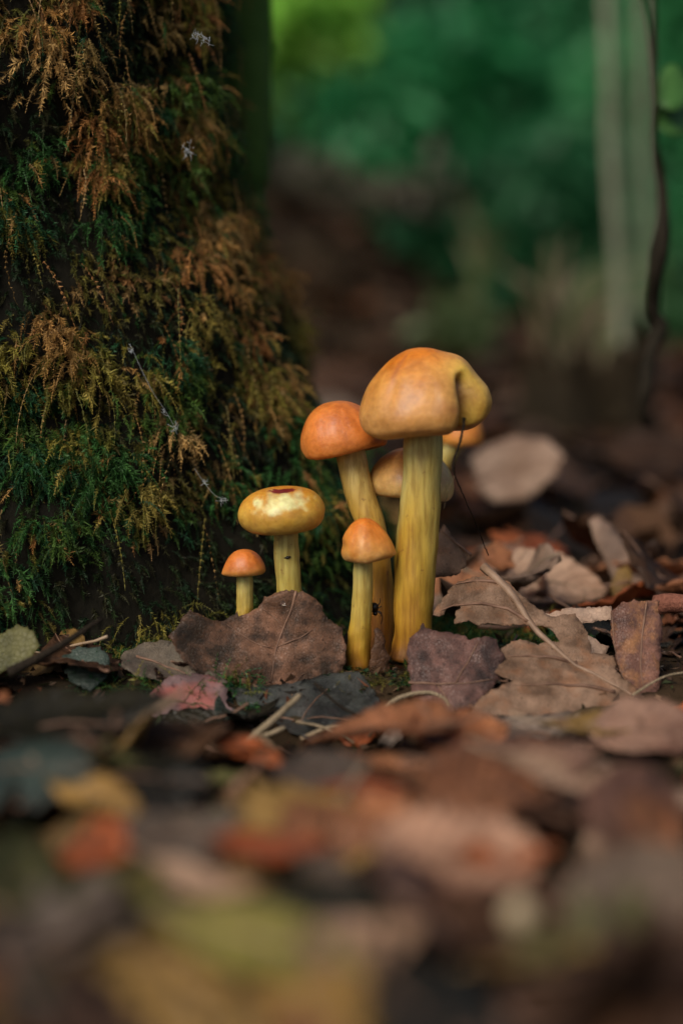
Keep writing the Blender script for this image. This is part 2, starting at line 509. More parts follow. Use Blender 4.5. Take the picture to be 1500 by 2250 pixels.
# thick hanging tufts
for k in range(560):
    th = R(mr.uniform(-112, 24)); z = mr.uniform(-0.2, 21.5)
    if fbm(th * 9 * 0.40 + 3, z * 0.30, 1.7, 3) < -0.12: continue
    base, lng = pick_moss(th, z, mr)
    big = mr.uniform(0.5, 1.3)
    nf = int(mr.uniform(26, 46) * big)
    for j in range(nf):
        da, dz = mr.gauss(0, 0.34 * big), mr.gauss(0, 0.30 * big)
        c = np.array(base) * mr.uniform(0.55, 1.35) if mr.random() > 0.15 else np.array(mr.choice(OLIVE + BROWN + GREEN))
        tc = c * np.array([1.6, 1.5, 1.25])
        mound = 0.75 * big * math.exp(-(da * da + dz * dz) / (0.30 * big * big))          # each tuft swells off the bark
        add_frond(th + da / 9, z + dz, mound * mr.uniform(0.5, 1.0), (mr.uniform(0.1, 0.8), da * 1.2 + mr.gauss(0, 0.5), mr.uniform(-1.0, 0.25)),
                  mr.uniform(0.25, 1.05) * (0.8 + 0.35 * lng), mr.uniform(0.05, 0.13), c, tc)
for k in range(260):                                                                      # single long trailing shoots
    th = R(mr.uniform(-112, 10)); z = mr.uniform(3, 21.5)
    base, lng = pick_moss(th, z, mr)
    c = np.array(mr.choice(OLIVE + BROWN)) * mr.uniform(0.8, 1.3)
    add_frond(th, z, mr.uniform(0.2, 0.8), (0.3, mr.gauss(0, 0.4), -0.8), mr.uniform(1.2, 2.4), mr.uniform(0.05, 0.08), c, c * 1.4)
# close carpet of shorter green shoots; hollow shoots have shade painted into their colour
for k in range(16500):
    th = R(mr.uniform(-118, 32)); z = mr.uniform(-0.4, 22)
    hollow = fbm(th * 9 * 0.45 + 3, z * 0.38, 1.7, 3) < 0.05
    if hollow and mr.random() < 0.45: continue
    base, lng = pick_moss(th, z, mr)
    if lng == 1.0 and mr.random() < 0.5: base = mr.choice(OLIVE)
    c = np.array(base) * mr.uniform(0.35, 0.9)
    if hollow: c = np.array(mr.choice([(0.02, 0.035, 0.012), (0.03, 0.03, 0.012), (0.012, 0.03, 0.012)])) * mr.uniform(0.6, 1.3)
    add_frond(th, z, mr.uniform(-0.1, 0.12), (mr.uniform(0.3, 1), mr.gauss(0, 0.35), mr.uniform(-0.8, 0.3)), mr.uniform(0.35, 0.8), mr.uniform(0.06, 0.11), c, c * 1.5)
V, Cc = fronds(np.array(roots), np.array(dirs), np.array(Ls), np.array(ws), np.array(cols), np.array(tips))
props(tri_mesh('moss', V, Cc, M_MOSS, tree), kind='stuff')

# ------------------------------------------------------------------ mushrooms
ORANGE, AMBER, TAN, YELLOW = np.array((0.66, 0.20, 0.022)), np.array((0.66, 0.30, 0.06)), np.array((0.60, 0.36, 0.14)), np.array((0.58, 0.42, 0.07))

def lerp3(f, a, b, c):
    f = min(max(f, 0), 1)
    return a + (b - a) * f * 2 if f < 0.5 else b + (c - b) * (f - 0.5) * 2

def build_cap(name, top, profile, Rr, H, tilt, parent, deform=None, colour=None, nth=96, nr=54, seed=0.0, lumps=0.035):
    """lathe of profile [(r, z)] (unit radius, unit height, apex first), then the cap's own dents and lean"""
    pr = spline([(a, b, 0) for a, b in profile], nr)
    V, cols, F = [], [], []
    Mt = Matrix.Rotation(tilt[1], 3, 'Y') @ Matrix.Rotation(tilt[0], 3, 'X')
    for i in range(nr):
        t = i / (nr - 1)
        for k in range(nth):
            th = 2 * math.pi * k / nth
            r, z = max(pr[i][0], 0.0), pr[i][1]
            dirv = (math.cos(th), math.sin(th))
            lum = 1 + lumps * fbm(dirv[0] * 1.4 + seed, dirv[1] * 1.4, t * 1.5 + seed, 3)
            p = [r * lum * dirv[0], r * lum * dirv[1], z]
            if deform: p = deform(p, th, t)
            c = colour(p, th, t)
            V.append(np.array(top) + np.array(Mt @ Vector((p[0] * Rr, p[1] * Rr, p[2] * H))))
            cols.append(c)
    for i in range(nr - 1):
        for k in range(nth):
            a, b = i * nth + k, i * nth + (k + 1) % nth
            F.append((a, a + nth, b + nth, b) if i else (a, a + nth, b + nth))
    cap_o = part('cap', V, F, M_CAP, parent, col=np.clip(np.array(cols), 0, 1))
    # gills: a ring of thin blades under the cap
    GV, GF = [], []
    rin = pr[-1][0] * Rr * 0.98; zg = pr[-1][1] * H + 0.03
    for k in range(44):
        th = 2 * math.pi * k / 44
        c, s = math.cos(th), math.sin(th)
        q = [(rin * .4, zg + .12), (rin, zg + .06), (rin, zg + .005), (rin * .4, zg - .03)]
        tn = np.array([-s, c, 0]) * 0.008
        b0 = len(GV)
        for sg in (-1, 1):
            for (r, z) in q:
                GV.append(np.array(top) + np.array(Mt @ Vector(np.array([r * c, r * s, z]) + sg * tn)))
        GF += [(b0, b0 + 1, b0 + 2, b0 + 3), (b0 + 7, b0 + 6, b0 + 5, b0 + 4), (b0 + 3, b0 + 2, b0 + 6, b0 + 7), (b0 + 1, b0, b0 + 4, b0 + 5)]
    part('gills', GV, GF, M_GILL, cap_o)['kind'] = 'stuff'

STEM_TOP, STEM_MID, STEM_LOW, STEM_FOOT = np.array((0.50, 0.45, 0.17)), np.array((0.50, 0.33, 0.045)), np.array((0.42, 0.19, 0.010)), np.array((0.12, 0.045, 0.006))

def build_stem(line, hw, parent, seed, low=1.0, n=26, tint=(1, 1, 1)):
    m = 46
    pts = spline(line, m)
    rad = np.interp(np.linspace(0, 1, m), np.linspace(0, 1, len(hw)), hw)
    V, F, uv = tube(pts, rad, n, wob=0.08, seed=seed)
    cols = []
    for v, (u, t) in zip(V, uv):
        f = t + 0.16 * fbm(u * 6 + seed, t * 3, seed, 3)
        a = lerp3((f - 0.02) * 1.2 * low, STEM_TOP, STEM_MID, STEM_LOW)
        k = min(max((f - 0.70) / 0.28, 0), 1) * low  # foot darkens: its own brown plus shade near the ground painted in
        cols.append((a * (1 - k) + STEM_FOOT * k) * np.array(tint))
    return part('stem', V, F, M_STEM, parent, col=np.clip(np.array(cols), 0, 1))

def mushroom(label, Y, line_px, hw_px, Yfoot=None):
    Yf = Y if Yfoot is None else Yfoot
    n = len(line_px)
    ys = np.linspace(Y, Yf, n)
    pts = [P(x, y, yy) for (x, y), yy in zip(line_px, ys)]
    foot = pts[-1]
    o = empty('mushroom', (foot[0], foot[1], max(foot[2], -0.6)), label, 'mushroom', 'cluster of honey-orange mushrooms at the tree foot')
    return o, pts, [h / S(Y) for h in hw_px]

DOME = [(0.0, 1.0), (0.25, 0.975), (0.5, 0.89), (0.74, 0.72), (0.92, 0.47), (1.0, 0.23), (0.985, 0.09), (0.90, 0.0), (0.76, -0.02), (0.58, 0.05), (0.42, 0.10)]

def col_std(seed, hi=0.30, mid=0.62, shift=0.0):
    def f(p, th, t):
        n = 0.10 * fbm(math.cos(th) * 2 + seed, math.sin(th) * 2, t * 3 + seed, 3)
        return lerp3((t - hi + n + shift) / (mid - hi) * 0.75, ORANGE, AMBER, TAN)
    return f

# the tallest one, its rim split by a deep fold
m1, pts, hw = mushroom('tallest orange mushroom with thick stem and a folded notch in its cap rim', -0.6,
    [(931, 930), (927, 1030), (922, 1130), (915, 1230), (909, 1320), (906, 1400), (900, 1450)], [42, 43, 44, 46, 45, 42, 46])
TH0 = R(-43)
def def1(p, th, t):
    a = (th - TH0 + math.pi) % (2 * math.pi) - math.pi
    low = min(max((t - 0.37) / 0.20, 0), 1); low = low * low * (3 - 2 * low)
    g = math.exp(-abs(a / 0.20) ** 2.6) * low
    k = 1 - 0.34 * g
    p[0] *= k; p[1] *= k
    p[2] += 0.20 * g
    lobe = math.exp(-((a - 0.56) / 0.34) ** 2)                         # the lobe beside the fold swells and hangs
    p[2] += 0.12 * lobe * low
    p[0] *= 1 + 0.09 * lobe * low; p[1] *= 1 + 0.16 * lobe * low
    b1 = math.exp(-((a + 0.45) / 0.28) ** 2) * low
    p[0] *= 1 + 0.03 * b1; p[1] *= 1 + 0.03 * b1
    p[2] += 0.035 * math.exp(-(((th - R(150)) / 0.7) ** 2)) * t - 0.03 * math.exp(-((th - R(215)) / 0.5) ** 2) * low
    if p[0] > 0: p[2] += 0.13 * math.exp(-((p[0] - 0.72) / 0.28) ** 2) * (1 - low)
    cr = math.exp(-((th - R(236)) / 0.10) ** 2) * min(max((t - 0.10) / 0.15, 0), 1) * min(max((0.62 - t) / 0.2, 0), 1)
    p[0] *= 1 - 0.025 * cr; p[1] *= 1 - 0.025 * cr                       # shallow crease
    return p
def col1(p, th, t):
    a = (th - TH0 + math.pi) % (2 * math.pi) - math.pi
    n = 0.10 * fbm(p[0] * 2.2, p[1] * 2.2, p[2] * 2 + 5, 3)
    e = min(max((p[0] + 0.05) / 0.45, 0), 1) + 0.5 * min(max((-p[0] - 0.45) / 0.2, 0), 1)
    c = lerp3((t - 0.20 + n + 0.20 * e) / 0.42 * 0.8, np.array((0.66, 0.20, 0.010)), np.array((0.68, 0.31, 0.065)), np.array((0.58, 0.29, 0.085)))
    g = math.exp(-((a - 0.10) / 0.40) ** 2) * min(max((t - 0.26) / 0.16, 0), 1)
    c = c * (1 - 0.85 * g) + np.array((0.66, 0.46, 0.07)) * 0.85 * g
    s = math.exp(-((a - 0.05) / 0.13) ** 2) * min(max((t - 0.44) / 0.12, 0), 1)
    c = c * (1 - 0.8 * s) + np.array((0.22, 0.07, 0.02)) * 0.8 * s
    st = math.exp(-((th - R(232)) / 0.06) ** 2) * min(max((t - 0.08) / 0.1, 0), 1) * min(max((0.6 - t) / 0.2, 0), 1)   # reddish streak
    return c * (1 - 0.40 * st) + np.array((0.36, 0.11, 0.06)) * 0.40 * st
top = P(932, 950, -0.6); top[0] -= 0.02
build_cap('cap', top, [(0.0, 1.0), (0.2, 0.975), (0.41, 0.89), (0.60, 0.77), (0.78, 0.62), (0.91, 0.46), (0.985, 0.30), (1.0, 0.17), (0.93, 0.045), (0.72, -0.02), (0.36, 0.04)],
          1.53, 2.02, (R(-2), R(-3)), m1, def1, col1, seed=2.3, lumps=0.06, nth=160, nr=80)
build_stem(pts, hw, m1, 1.7)

m2, pts, hw = mushroom('tilted orange mushroom with a bent stem, its cap touching the tallest cap', 0.9,
    [(766, 985), (788, 1080), (813, 1150), (829, 1230), (836, 1320), (834, 1400), (826, 1480)], [33, 34, 32, 29, 29, 31, 33], 0.3)
def def2(p, th, t):
    f = min(max(p[0] + 0.5, 0), 1); p[0] += 0.16 * (0.4 - p[2]) * (0.2 + 0.8 * f * f * (3 - 2 * f))
    p[2] += 0.05 * math.cos(th * 2 + 1) * t
    return p
build_cap('cap', P(754, 995, 0.9), [(0.0, 1.0), (0.25, 0.98), (0.5, 0.90), (0.74, 0.72), (0.92, 0.48), (1.0, 0.26), (0.99, 0.10), (0.90, 0.0), (0.74, 0.0), (0.55, 0.06), (0.36, 0.10)],
          1.04, 1.30, (R(-4), R(-10)), m2, def2, lambda p, th, t: lerp3((t - 0.35 + 0.12 * fbm(p[0] * 3, p[1] * 3, 2, 3)) * 0.9, np.array((0.66, 0.20, 0.03)), np.array((0.64, 0.24, 0.055)), np.array((0.56, 0.24, 0.07))), seed=5.1, lumps=0.08)
build_stem(pts, hw, m2, 4.2, tint=(1.05, 0.9, 0.8))

m3, pts, hw = mushroom('pale bell-capped mushroom half hidden behind the thick stem', 1.3,
    [(905, 1085), (894, 1180), (888, 1280), (884, 1380), (880, 1450)], [24, 25, 24, 24, 26], 0.7)
build_cap('cap', P(900, 1094, 1.3), [(0.0, 1.0), (0.25, 0.97), (0.5, 0.89), (0.75, 0.72), (0.93, 0.48), (1.0, 0.26), (0.97, 0.10), (0.86, 0.0), (0.70, -0.01), (0.55, 0.05), (0.36, 0.08)],
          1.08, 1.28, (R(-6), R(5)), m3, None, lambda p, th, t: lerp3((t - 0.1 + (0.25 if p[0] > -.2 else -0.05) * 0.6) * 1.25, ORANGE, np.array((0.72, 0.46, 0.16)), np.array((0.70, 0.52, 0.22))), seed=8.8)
build_stem(pts, hw, m3, 7.7)

m4, pts, hw = mushroom('short mushroom with a lopsided conical orange cap on a thin stem', -0.9,
    [(797, 1225), (797, 1300), (791, 1380), (787, 1440), (790, 1495)], [21, 22, 25, 28, 30], -0.7)
def def4(p, th, t):
    p[0] += 0.10 * (1 - p[2]) - 0.10 * p[2]
    if p[0] > 0: p[2] += 0.16 * p[0] * (1 if t > 0.5 else 0.0) * min(1, (t - 0.5) * 6)
    else: p[0] *= 0.96
    d = math.exp(-((th - R(-38)) / 0.25) ** 2 - ((t - 0.36) / 0.09) ** 2)
    p[0] *= 1 - 0.06 * d; p[1] *= 1 - 0.06 * d
    d = math.exp(-(((th - R(190)) / 0.5) ** 2) - ((t - 0.47) / 0.05) ** 2)
    p[0] *= 1 - 0.10 * d
    return p
build_cap('cap', P(803, 1233, -0.9), [(0.0, 1.0), (0.22, 0.97), (0.48, 0.86), (0.72, 0.68), (0.90, 0.48), (1.0, 0.27), (0.985, 0.10), (0.88, 0.0), (0.72, -0.01), (0.55, 0.04), (0.36, 0.08)],
          0.67, 1.04, (R(-4), R(3)), m4, def4, col_std(9.0, 0.22, 0.62), seed=9.4, lumps=0.07)
build_stem(pts, hw, m4, 3.1)

m5, pts, hw = mushroom('flat-topped yellow mushroom with a painted pale sky sheen and red scar', -0.3,
    [(627, 1145), (630, 1220), (635, 1290), (639, 1350), (641, 1420)], [27, 28, 28, 28, 29])
def def5(p, th, t):
    r = math.hypot(p[0], p[1])
    p[2] -= 0.05 * math.exp(-((p[0] - 0.05) / 0.22) ** 2 - ((p[1] + 0.05) / 0.3) ** 2)
    p[2] += 0.03 * p[0]
    return p
def col5(p, th, t):
    n = fbm(p[0] * 2.4 + 3, p[1] * 2.4, p[2] * 3, 4)
    c = lerp3((t - 0.12 + 0.12 * n) * 1.3, np.array((0.64, 0.26, 0.02)), np.array((0.62, 0.36, 0.05)), np.array((0.56, 0.36, 0.10)))
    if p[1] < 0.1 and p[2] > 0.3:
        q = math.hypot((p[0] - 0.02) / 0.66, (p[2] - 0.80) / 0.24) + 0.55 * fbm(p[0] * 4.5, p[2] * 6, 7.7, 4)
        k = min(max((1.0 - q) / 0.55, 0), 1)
        c = c * (1 - k) + np.array((0.80, 0.78, 0.38)) * k  # pale sky reflection on the wet skin, painted into the cap colour
    q = math.hypot((p[0] - 0.04) / 0.34, (p[1] + 0.12) / 0.30) + 0.3 * fbm(p[0] * 7, p[1] * 7, 1, 3)
    k = min(max((0.95 - q) / 0.15, 0), 1)
    return c * (1 - k) + np.array((0.20, 0.012, 0.010)) * k
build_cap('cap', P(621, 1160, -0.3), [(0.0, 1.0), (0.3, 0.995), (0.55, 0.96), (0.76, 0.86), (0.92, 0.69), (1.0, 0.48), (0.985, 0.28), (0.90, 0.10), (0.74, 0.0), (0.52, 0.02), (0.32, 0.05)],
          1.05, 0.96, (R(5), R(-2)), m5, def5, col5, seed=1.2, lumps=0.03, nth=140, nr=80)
stem5 = build_stem(pts, hw, m5, 6.1, low=0.6, tint=(0.95, 1.0, 0.95))
sp = P(632, 1221, -0.3); sp[1] -= 27.5 / S(0)
v, f, _ = tube([sp + (-0.09, 0.02, -0.01), sp, sp + (0.08, 0.0, 0.02)], [0.012, 0.04, 0.02], 8)
part('dark_speck', v, f, M_BLACK, stem5)

m6, pts, hw = mushroom('tiniest orange button mushroom on a slim yellow stem', -0.1,
    [(537, 1252), (538, 1310), (537, 1360), (532, 1410)], [18, 19, 19, 18])
def def6(p, th, t):
    d = math.exp(-(((th - R(200)) / 0.35) ** 2) - ((t - 0.55) / 0.12) ** 2)
    p[0] *= 1 + 0.14 * d
    p[2] -= 0.06 * d
    return p
build_cap('cap', P(538, 1262, -0.1), DOME, 0.50, 0.62, (R(-3), R(-3)), m6, def6, lambda p, th, t: lerp3((t - 0.40) * 2.6, np.array((0.64, 0.19, 0.03)), np.array((0.60, 0.26, 0.06)), np.array((0.60, 0.44, 0.17))), seed=3.3)
build_stem(pts, hw, m6, 2.6, low=0.7)

m7, pts, hw = mushroom('orange mushroom growing some way behind the tallest cap', 9.0,
    [(1002, 968), (965, 1030), (940, 1120), (930, 1235)], [20, 20, 21, 22])
build_cap('cap', P(1012, 975, 9.0), DOME, 0.66, 1.0, (0, R(3)), m7, None, col_std(6.0, 0.25, 0.8), nth=48, nr=30, seed=6.6)
build_stem(pts, hw, m7, 8.1)

# ------------------------------------------------------------------ leaves traced as tilted sheets of real size
def hero_leaf(outline, p0, normal, mat, label, relief=0.12, bend=None, ribs=(), rib_mat=None, seed=0.0, step=0.16, group='fallen leaves around the mushrooms', edge=0.07, cat='leaf', name='fallen_leaf', rib_r=0.035):
    """a leaf lying in the plane (p0, normal); its outline is given where it crosses the view, then the blade is curled off that plane"""
    n = nz(normal); p0 = np.asarray(p0, float)
    ex = nz(np.cross((0, 1, 0) if abs(n[1]) < 0.9 else (0, 0, 1), n)); ey = np.cross(n, ex)
    to2 = lambda w: (float(np.dot(w - p0, ex)), float(np.dot(w - p0, ey)))
    out = [to2(on_plane(x, y, p0, n)) for x, y in outline]
    pts = []
    for a, b in zip(out, out[1:] + out[:1]):                      # finely notched margin
        L = math.hypot(b[0] - a[0], b[1] - a[1]); k = max(1, int(L / 0.06))
        for i in range(k):
            f = i / k; x = a[0] + (b[0] - a[0]) * f; y = a[1] + (b[1] - a[1]) * f
            q = edge * fbm(x * 3.1 + seed, y * 3.1, seed, 4) + edge * 0.6 * fbm(x * 11, y * 11 + seed, seed, 2)
            q2 = edge * fbm(x * 3.1, y * 3.1 + 9, seed + 4, 4) + edge * 0.6 * fbm(x * 11 + 3, y * 11, seed + 7, 2)
            pts.append((x + q, y + q2))
    nb = len(pts)
    xs = [p[0] for p in pts]; ys = [p[1] for p in pts]
    inner = []
    y = min(ys)
    while y < max(ys):
        x = min(xs)
        while x < max(xs):
            inner.append((x + rnd.uniform(-.04, .04), y + rnd.uniform(-.04, .04))); x += step
        y += step
    def inside(x, y):
        c = False
        for (x1, y1), (x2, y2) in zip(pts, pts[1:] + pts[:1]):
            if (y1 > y) != (y2 > y) and x < (x2 - x1) * (y - y1) / (y2 - y1) + x1: c = not c
        return c
    inner = [q for q in inner if inside(*q)]
    res = delaunay_2d_cdt([Vector(q) for q in pts + inner], [], [list(range(nb))], 1, 1e-5)
    v2, faces = res[0], [tuple(f) for f in res[2]]
    ribs2 = [[to2(on_plane(x, y, p0, n)) for x, y in r] for r in ribs]
    def lift(x, y):
        h = relief * fbm(x * 0.55 + seed, y * 0.55, seed, 4) + relief * 0.35 * fbm(x * 2.2, y * 2.2 + seed, seed, 3)
        if bend: h += bend(x, y)
        for r in ribs2:                                             # blade dips along each rib
            for (ax, ay), (bx, by) in zip(r, r[1:]):
                dx, dy = bx - ax, by - ay; L2 = dx * dx + dy * dy + 1e-9
                t = min(max(((x - ax) * dx + (y - ay) * dy) / L2, 0), 1)
                dd = math.hypot(x - ax - t * dx, y - ay - t * dy)
                h -= 0.05 * math.exp(-(dd / 0.16) ** 2)
        return h
    w = lambda x, y, up=0.0: p0 + ex * x + ey * y + n * (lift(x, y) + up)
    V = [w(q[0], q[1]) for q in v2]
    faces = [f if (v2[f[1]][0] - v2[f[0]][0]) * (v2[f[2]][1] - v2[f[0]][1]) - (v2[f[1]][1] - v2[f[0]][1]) * (v2[f[2]][0] - v2[f[0]][0]) > 0 else f[::-1] for f in faces]
    zmin = min(q[2] for q in V)
    o = empty(name, (p0[0], p0[1], zmin), label, cat, group)
    V2, F2 = thicken(V, faces, 0.022)
    blade_o = part('blade', V2, F2, mat, o)
    for k, r in enumerate(ribs2):
        c = spline([(a, b, 0) for a, b in r], 14)
        line = [w(q[0], q[1], 0.016) for q in c]
        rr = np.linspace(rib_r if k == 0 else rib_r * 0.5, 0.010, 14)
        tv_, tf_, _ = tube(line, rr, 6)
        part('midrib' if k == 0 else 'vein', tv_, tf_, (rib_mat if k == 0 else None) or M_RIB, blade_o)
    return o

M_A = mat_leaf('weathered_brown_leaf', (0.035, 0.022, 0.014), (0.24, 0.125, 0.078), (0.016, 0.013, 0.011), (0.1, 0.05, 0.03), spots=0.75, rough=0.42, uv=False, sc=95)
M_B = mat_leaf('dull_purple_leaf', (0.035, 0.02, 0.018), (0.19, 0.098, 0.08), (0.018, 0.014, 0.014), (0.1, 0.05, 0.05), spots=0.7, rough=0.4, uv=False, sc=100)
M_C = mat_leaf('torn_tan_leaf', (0.17, 0.10, 0.06), (0.42, 0.27, 0.18), (0.33, 0.14, 0.06), (0.1, 0.05, 0.03), spots=0.5, rough=0.5, uv=False, sc=95)
M_D = mat_leaf('speckled_red_leaf', (0.10, 0.05, 0.04), (0.25, 0.12, 0.085), (0.40, 0.19, 0.085), (0.2, 0.09, 0.05), spots=0.9, rough=0.38, uv=False, sc=130)
M_F = mat_leaf('grey_olive_leaf', (0.07, 0.055, 0.045), (0.21, 0.17, 0.125), (0.05, 0.05, 0.045), (0.1, 0.05, 0.05), spots=0.5, rough=0.42, uv=False, sc=60)
M_G = mat_leaf('slate_green_leaf', (0.018, 0.02, 0.02), (0.075, 0.085, 0.08), (0.04, 0.03, 0.03), (0.03, 0.03, 0.03), spots=0.5, rough=0.34, uv=False, sc=60)
M_P = mat_leaf('pink_blotched_leaf', (0.12, 0.075, 0.075), (0.30, 0.20, 0.20), (0.42, 0.11, 0.085), (0.1, 0.05, 0.05), spots=0.7, rough=0.42, uv=False, sc=50)

up = lambda pitch, yaw=0: (math.sin(yaw) * math.cos(pitch), -math.cos(yaw) * math.cos(pitch), math.sin(pitch))

# leaf leaning on the stems of the two small mushrooms
hero_leaf([(372, 1400), (395, 1372), (417, 1338), (440, 1352), (465, 1362), (492, 1358), (525, 1345), (530, 1352), (558, 1336), (572, 1333), (585, 1313), (606, 1299), (640, 1298), (668, 1304), (692, 1318), (715, 1348), (738, 1372), (755, 1383), (757, 1430), (756, 1482), (738, 1486), (710, 1500), (660, 1520), (600, 1510), (545, 1500), (495, 1505), (440, 1480), (400, 1450)],
          P(600, 1480, -1.75), up(R(20), R(6)), M_A, 'large brown fallen leaf leaning against the foot of the flat-topped mushroom',
          relief=0.16, ribs=[[(650, 1300), (640, 1340), (625, 1375), (606, 1430), (596, 1500)], [(625, 1378), (600, 1352), (572, 1332)], [(606, 1425), (560, 1410), (500, 1370)], [(608, 1420), (660, 1400), (690, 1380)]], seed=1.0, bend=lambda x, y: 0.05 * math.sin(x * 1.8))
# dull purple leaf at the foot of the thick stem
hero_leaf([(897, 1402), (915, 1385), (925, 1370), (940, 1384), (985, 1390), (1035, 1400), (1090, 1405), (1110, 1440), (1090, 1500), (1060, 1540), (1010, 1572), (960, 1588), (930, 1560), (905, 1520), (893, 1470)],
          P(990, 1580, -2.9), up(R(34), R(-6)), M_B, 'dull purple-brown leaf pressed against the thick stem foot', relief=0.16,
          ribs=[[(897, 1500), (960, 1502), (1030, 1500), (1085, 1490)], [(960, 1502), (985, 1540), (1000, 1568)], [(1000, 1502), (1030, 1450), (1050, 1410)]], seed=2.0, bend=lambda x, y: -0.07 * x * x * 0.5)
# the torn skeleton leaf on the right: one leaf, three surviving lobes along a pale midrib
PC, NC = P(1180, 1560, -3.0), up(R(46), R(8))
torn = hero_leaf([(952, 1345), (962, 1325), (985, 1300), (1005, 1280), (1040, 1268), (1080, 1264), (1100, 1275), (1150, 1310), (1200, 1350), (1262, 1345), (1290, 1385), (1300, 1430), (1345, 1440), (1362, 1490), (1430, 1540), (1440, 1562), (1390, 1572), (1300, 1572), (1200, 1574), (1110, 1574), (1032, 1570), (1050, 1540), (1105, 1506), (1128, 1494), (1100, 1490), (1083, 1478), (1112, 1455), (1100, 1425), (1140, 1402), (1180, 1412), (1205, 1404), (1232, 1405), (1215, 1380), (1180, 1366), (1090, 1370), (1030, 1366), (1000, 1364), (1004, 1340), (1012, 1324), (985, 1330), (965, 1345)],
          PC, NC, M_C, 'torn tan leaf with bitten edges spread beside the thick stem', relief=0.12,
          ribs=[[(1060, 1245), (1130, 1315), (1190, 1390), (1260, 1450), (1350, 1505), (1438, 1560)], [(1100, 1282), (1050, 1276), (1000, 1285)], [(1170, 1362), (1090, 1328), (1010, 1325), (968, 1338)], [(1270, 1448), (1180, 1440), (1115, 1440)], [(1350, 1520), (1250, 1505), (1130, 1505)]], seed=3.0, rib_r=0.115, rib_mat=mat_plain('tan_rib', (0.17, 0.10, 0.06), (0.34, 0.22, 0.145)), bend=lambda x, y: 0.05 * math.sin(y * 2.2))
# its leaf stalk rises towards the leaf behind the stem
hero_leaf([(948, 1270), (952, 1215), (960, 1170), (972, 1152), (985, 1165), (1000, 1190), (1032, 1215), (1022, 1245), (1005, 1262), (975, 1268)],
          P(985, 1220, 0.9), up(R(20), R(15)), M_C, 'small pinkish leaf tip standing behind the thick stem', relief=0.1, ribs=[[(1035, 1220), (1000, 1190), (965, 1160)]], seed=4.0, rib_r=0.04)
# folded strap
hero_leaf([(1342, 1338), (1360, 1325), (1400, 1322), (1450, 1318), (1446, 1345), (1455, 1380), (1452, 1440), (1450, 1500), (1442, 1545), (1412, 1530), (1375, 1505), (1355, 1440), (1345, 1385)],
          P(1400, 1540, -2.5), up(R(34), R(2)), M_D, 'folded reddish strap of leaf with pale specks and a straight rib', relief=0.07,
          ribs=[[(1420, 1322), (1410, 1400), (1408, 1470), (1420, 1530)], [(1345, 1340), (1352, 1420), (1372, 1500)]], seed=5.0, rib_r=0.028, bend=lambda x, y: -0.22 * x * x)
hero_leaf([(1195, 1345), (1265, 1335), (1340, 1338), (1342, 1366), (1290, 1368), (1262, 1376), (1300, 1400), (1340, 1420), (1320, 1450), (1262, 1420), (1215, 1385)],
          P(1280, 1375, -0.2), up(R(46), R(8)), LEAF['tan'], 'pale curled leaf scrap tucked behind the folded strap', relief=0.12, seed=6.0)
# left group
hero_leaf([(262, 1468), (275, 1430), (310, 1412), (355, 1405), (395, 1410), (425, 1430), (450, 1462), (480, 1480), (500, 1500), (440, 1510), (370, 1500), (310, 1492)],
          P(370, 1470, -1.7), up(R(52), R(-8)), M_F, 'greyish olive leaf lying below the moss', relief=0.14, ribs=[[(300, 1440), (370, 1462), (470, 1500)]], seed=7.0)
hero_leaf([(330, 1530), (360, 1500), (420, 1482), (470, 1485), (500, 1512), (495, 1540), (515, 1555), (500, 1585), (440, 1598), (370, 1590), (335, 1570)],
          P(420, 1545, -2.9), up(R(58), R(5)), M_P, 'pinkish leaf with red blotches in front of the brown leaf', relief=0.14, ribs=[[(340, 1545), (420, 1538), (508, 1560)], [(400, 1540), (440, 1500)], [(420, 1540), (470, 1580)]], seed=8.0)
hero_leaf([(500, 1512), (560, 1506), (640, 1500), (700, 1488), (742, 1478), (790, 1480), (815, 1510), (835, 1545), (820, 1590), (760, 1615), (690, 1632), (640, 1610), (580, 1560), (520, 1545)],
          P(680, 1560, -2.7), up(R(60), R(2)), M_G, 'dark slate-green wet leaf under the big brown leaf', relief=0.16, ribs=[[(560, 1560), (660, 1572), (790, 1585)], [(660, 1572), (720, 1510)]], seed=9.0)
hero_leaf([(138, 1440), (170, 1420), (215, 1418), (240, 1440), (235, 1490), (200, 1520), (155, 1500)], P(190, 1470, -2.2), up(R(45), R(-12)), LEAF['teal'], 'small bluish-grey leaf beside the moss at the trunk foot', relief=0.12, seed=10.0)
hero_leaf([(0, 1395), (40, 1375), (75, 1385), (85, 1420), (60, 1460), (20, 1470), (0, 1480), (-60, 1470), (-50, 1410)], P(20, 1430, -2.4), up(R(30), R(-15)), LEAF['olive'], 'olive-brown leaf standing against the mossy trunk foot', relief=0.12, seed=11.0)
# small red scrap and pale scrap in the gap
hero_leaf([(745, 1625), (770, 1590), (800, 1575), (822, 1582), (825, 1620), (800, 1640), (765, 1640)], P(790, 1612, -3.6), up(R(30), R(10)), LEAF['orange'], 'small red bark-like leaf scrap in the litter gap', relief=0.12, seed=12.0)
hero_leaf([(825, 1640), (850, 1600), (872, 1560), (888, 1575), (880, 1620), (850, 1660)], P(855, 1615, -3.7), up(R(40), R(-10)), LEAF['grey'], 'grey leaf sliver beside the small red scrap', relief=0.1, seed=13.0)
hero_leaf([(812, 1470), (815, 1430), (824, 1385), (832, 1378), (842, 1400), (852, 1440), (858, 1475), (840, 1490), (820, 1488)], P(835, 1480, -1.35), up(R(12), R(12)), LEAF['deep'], 'dark brown husk standing between the stem feet', relief=0.08, seed=18.0)
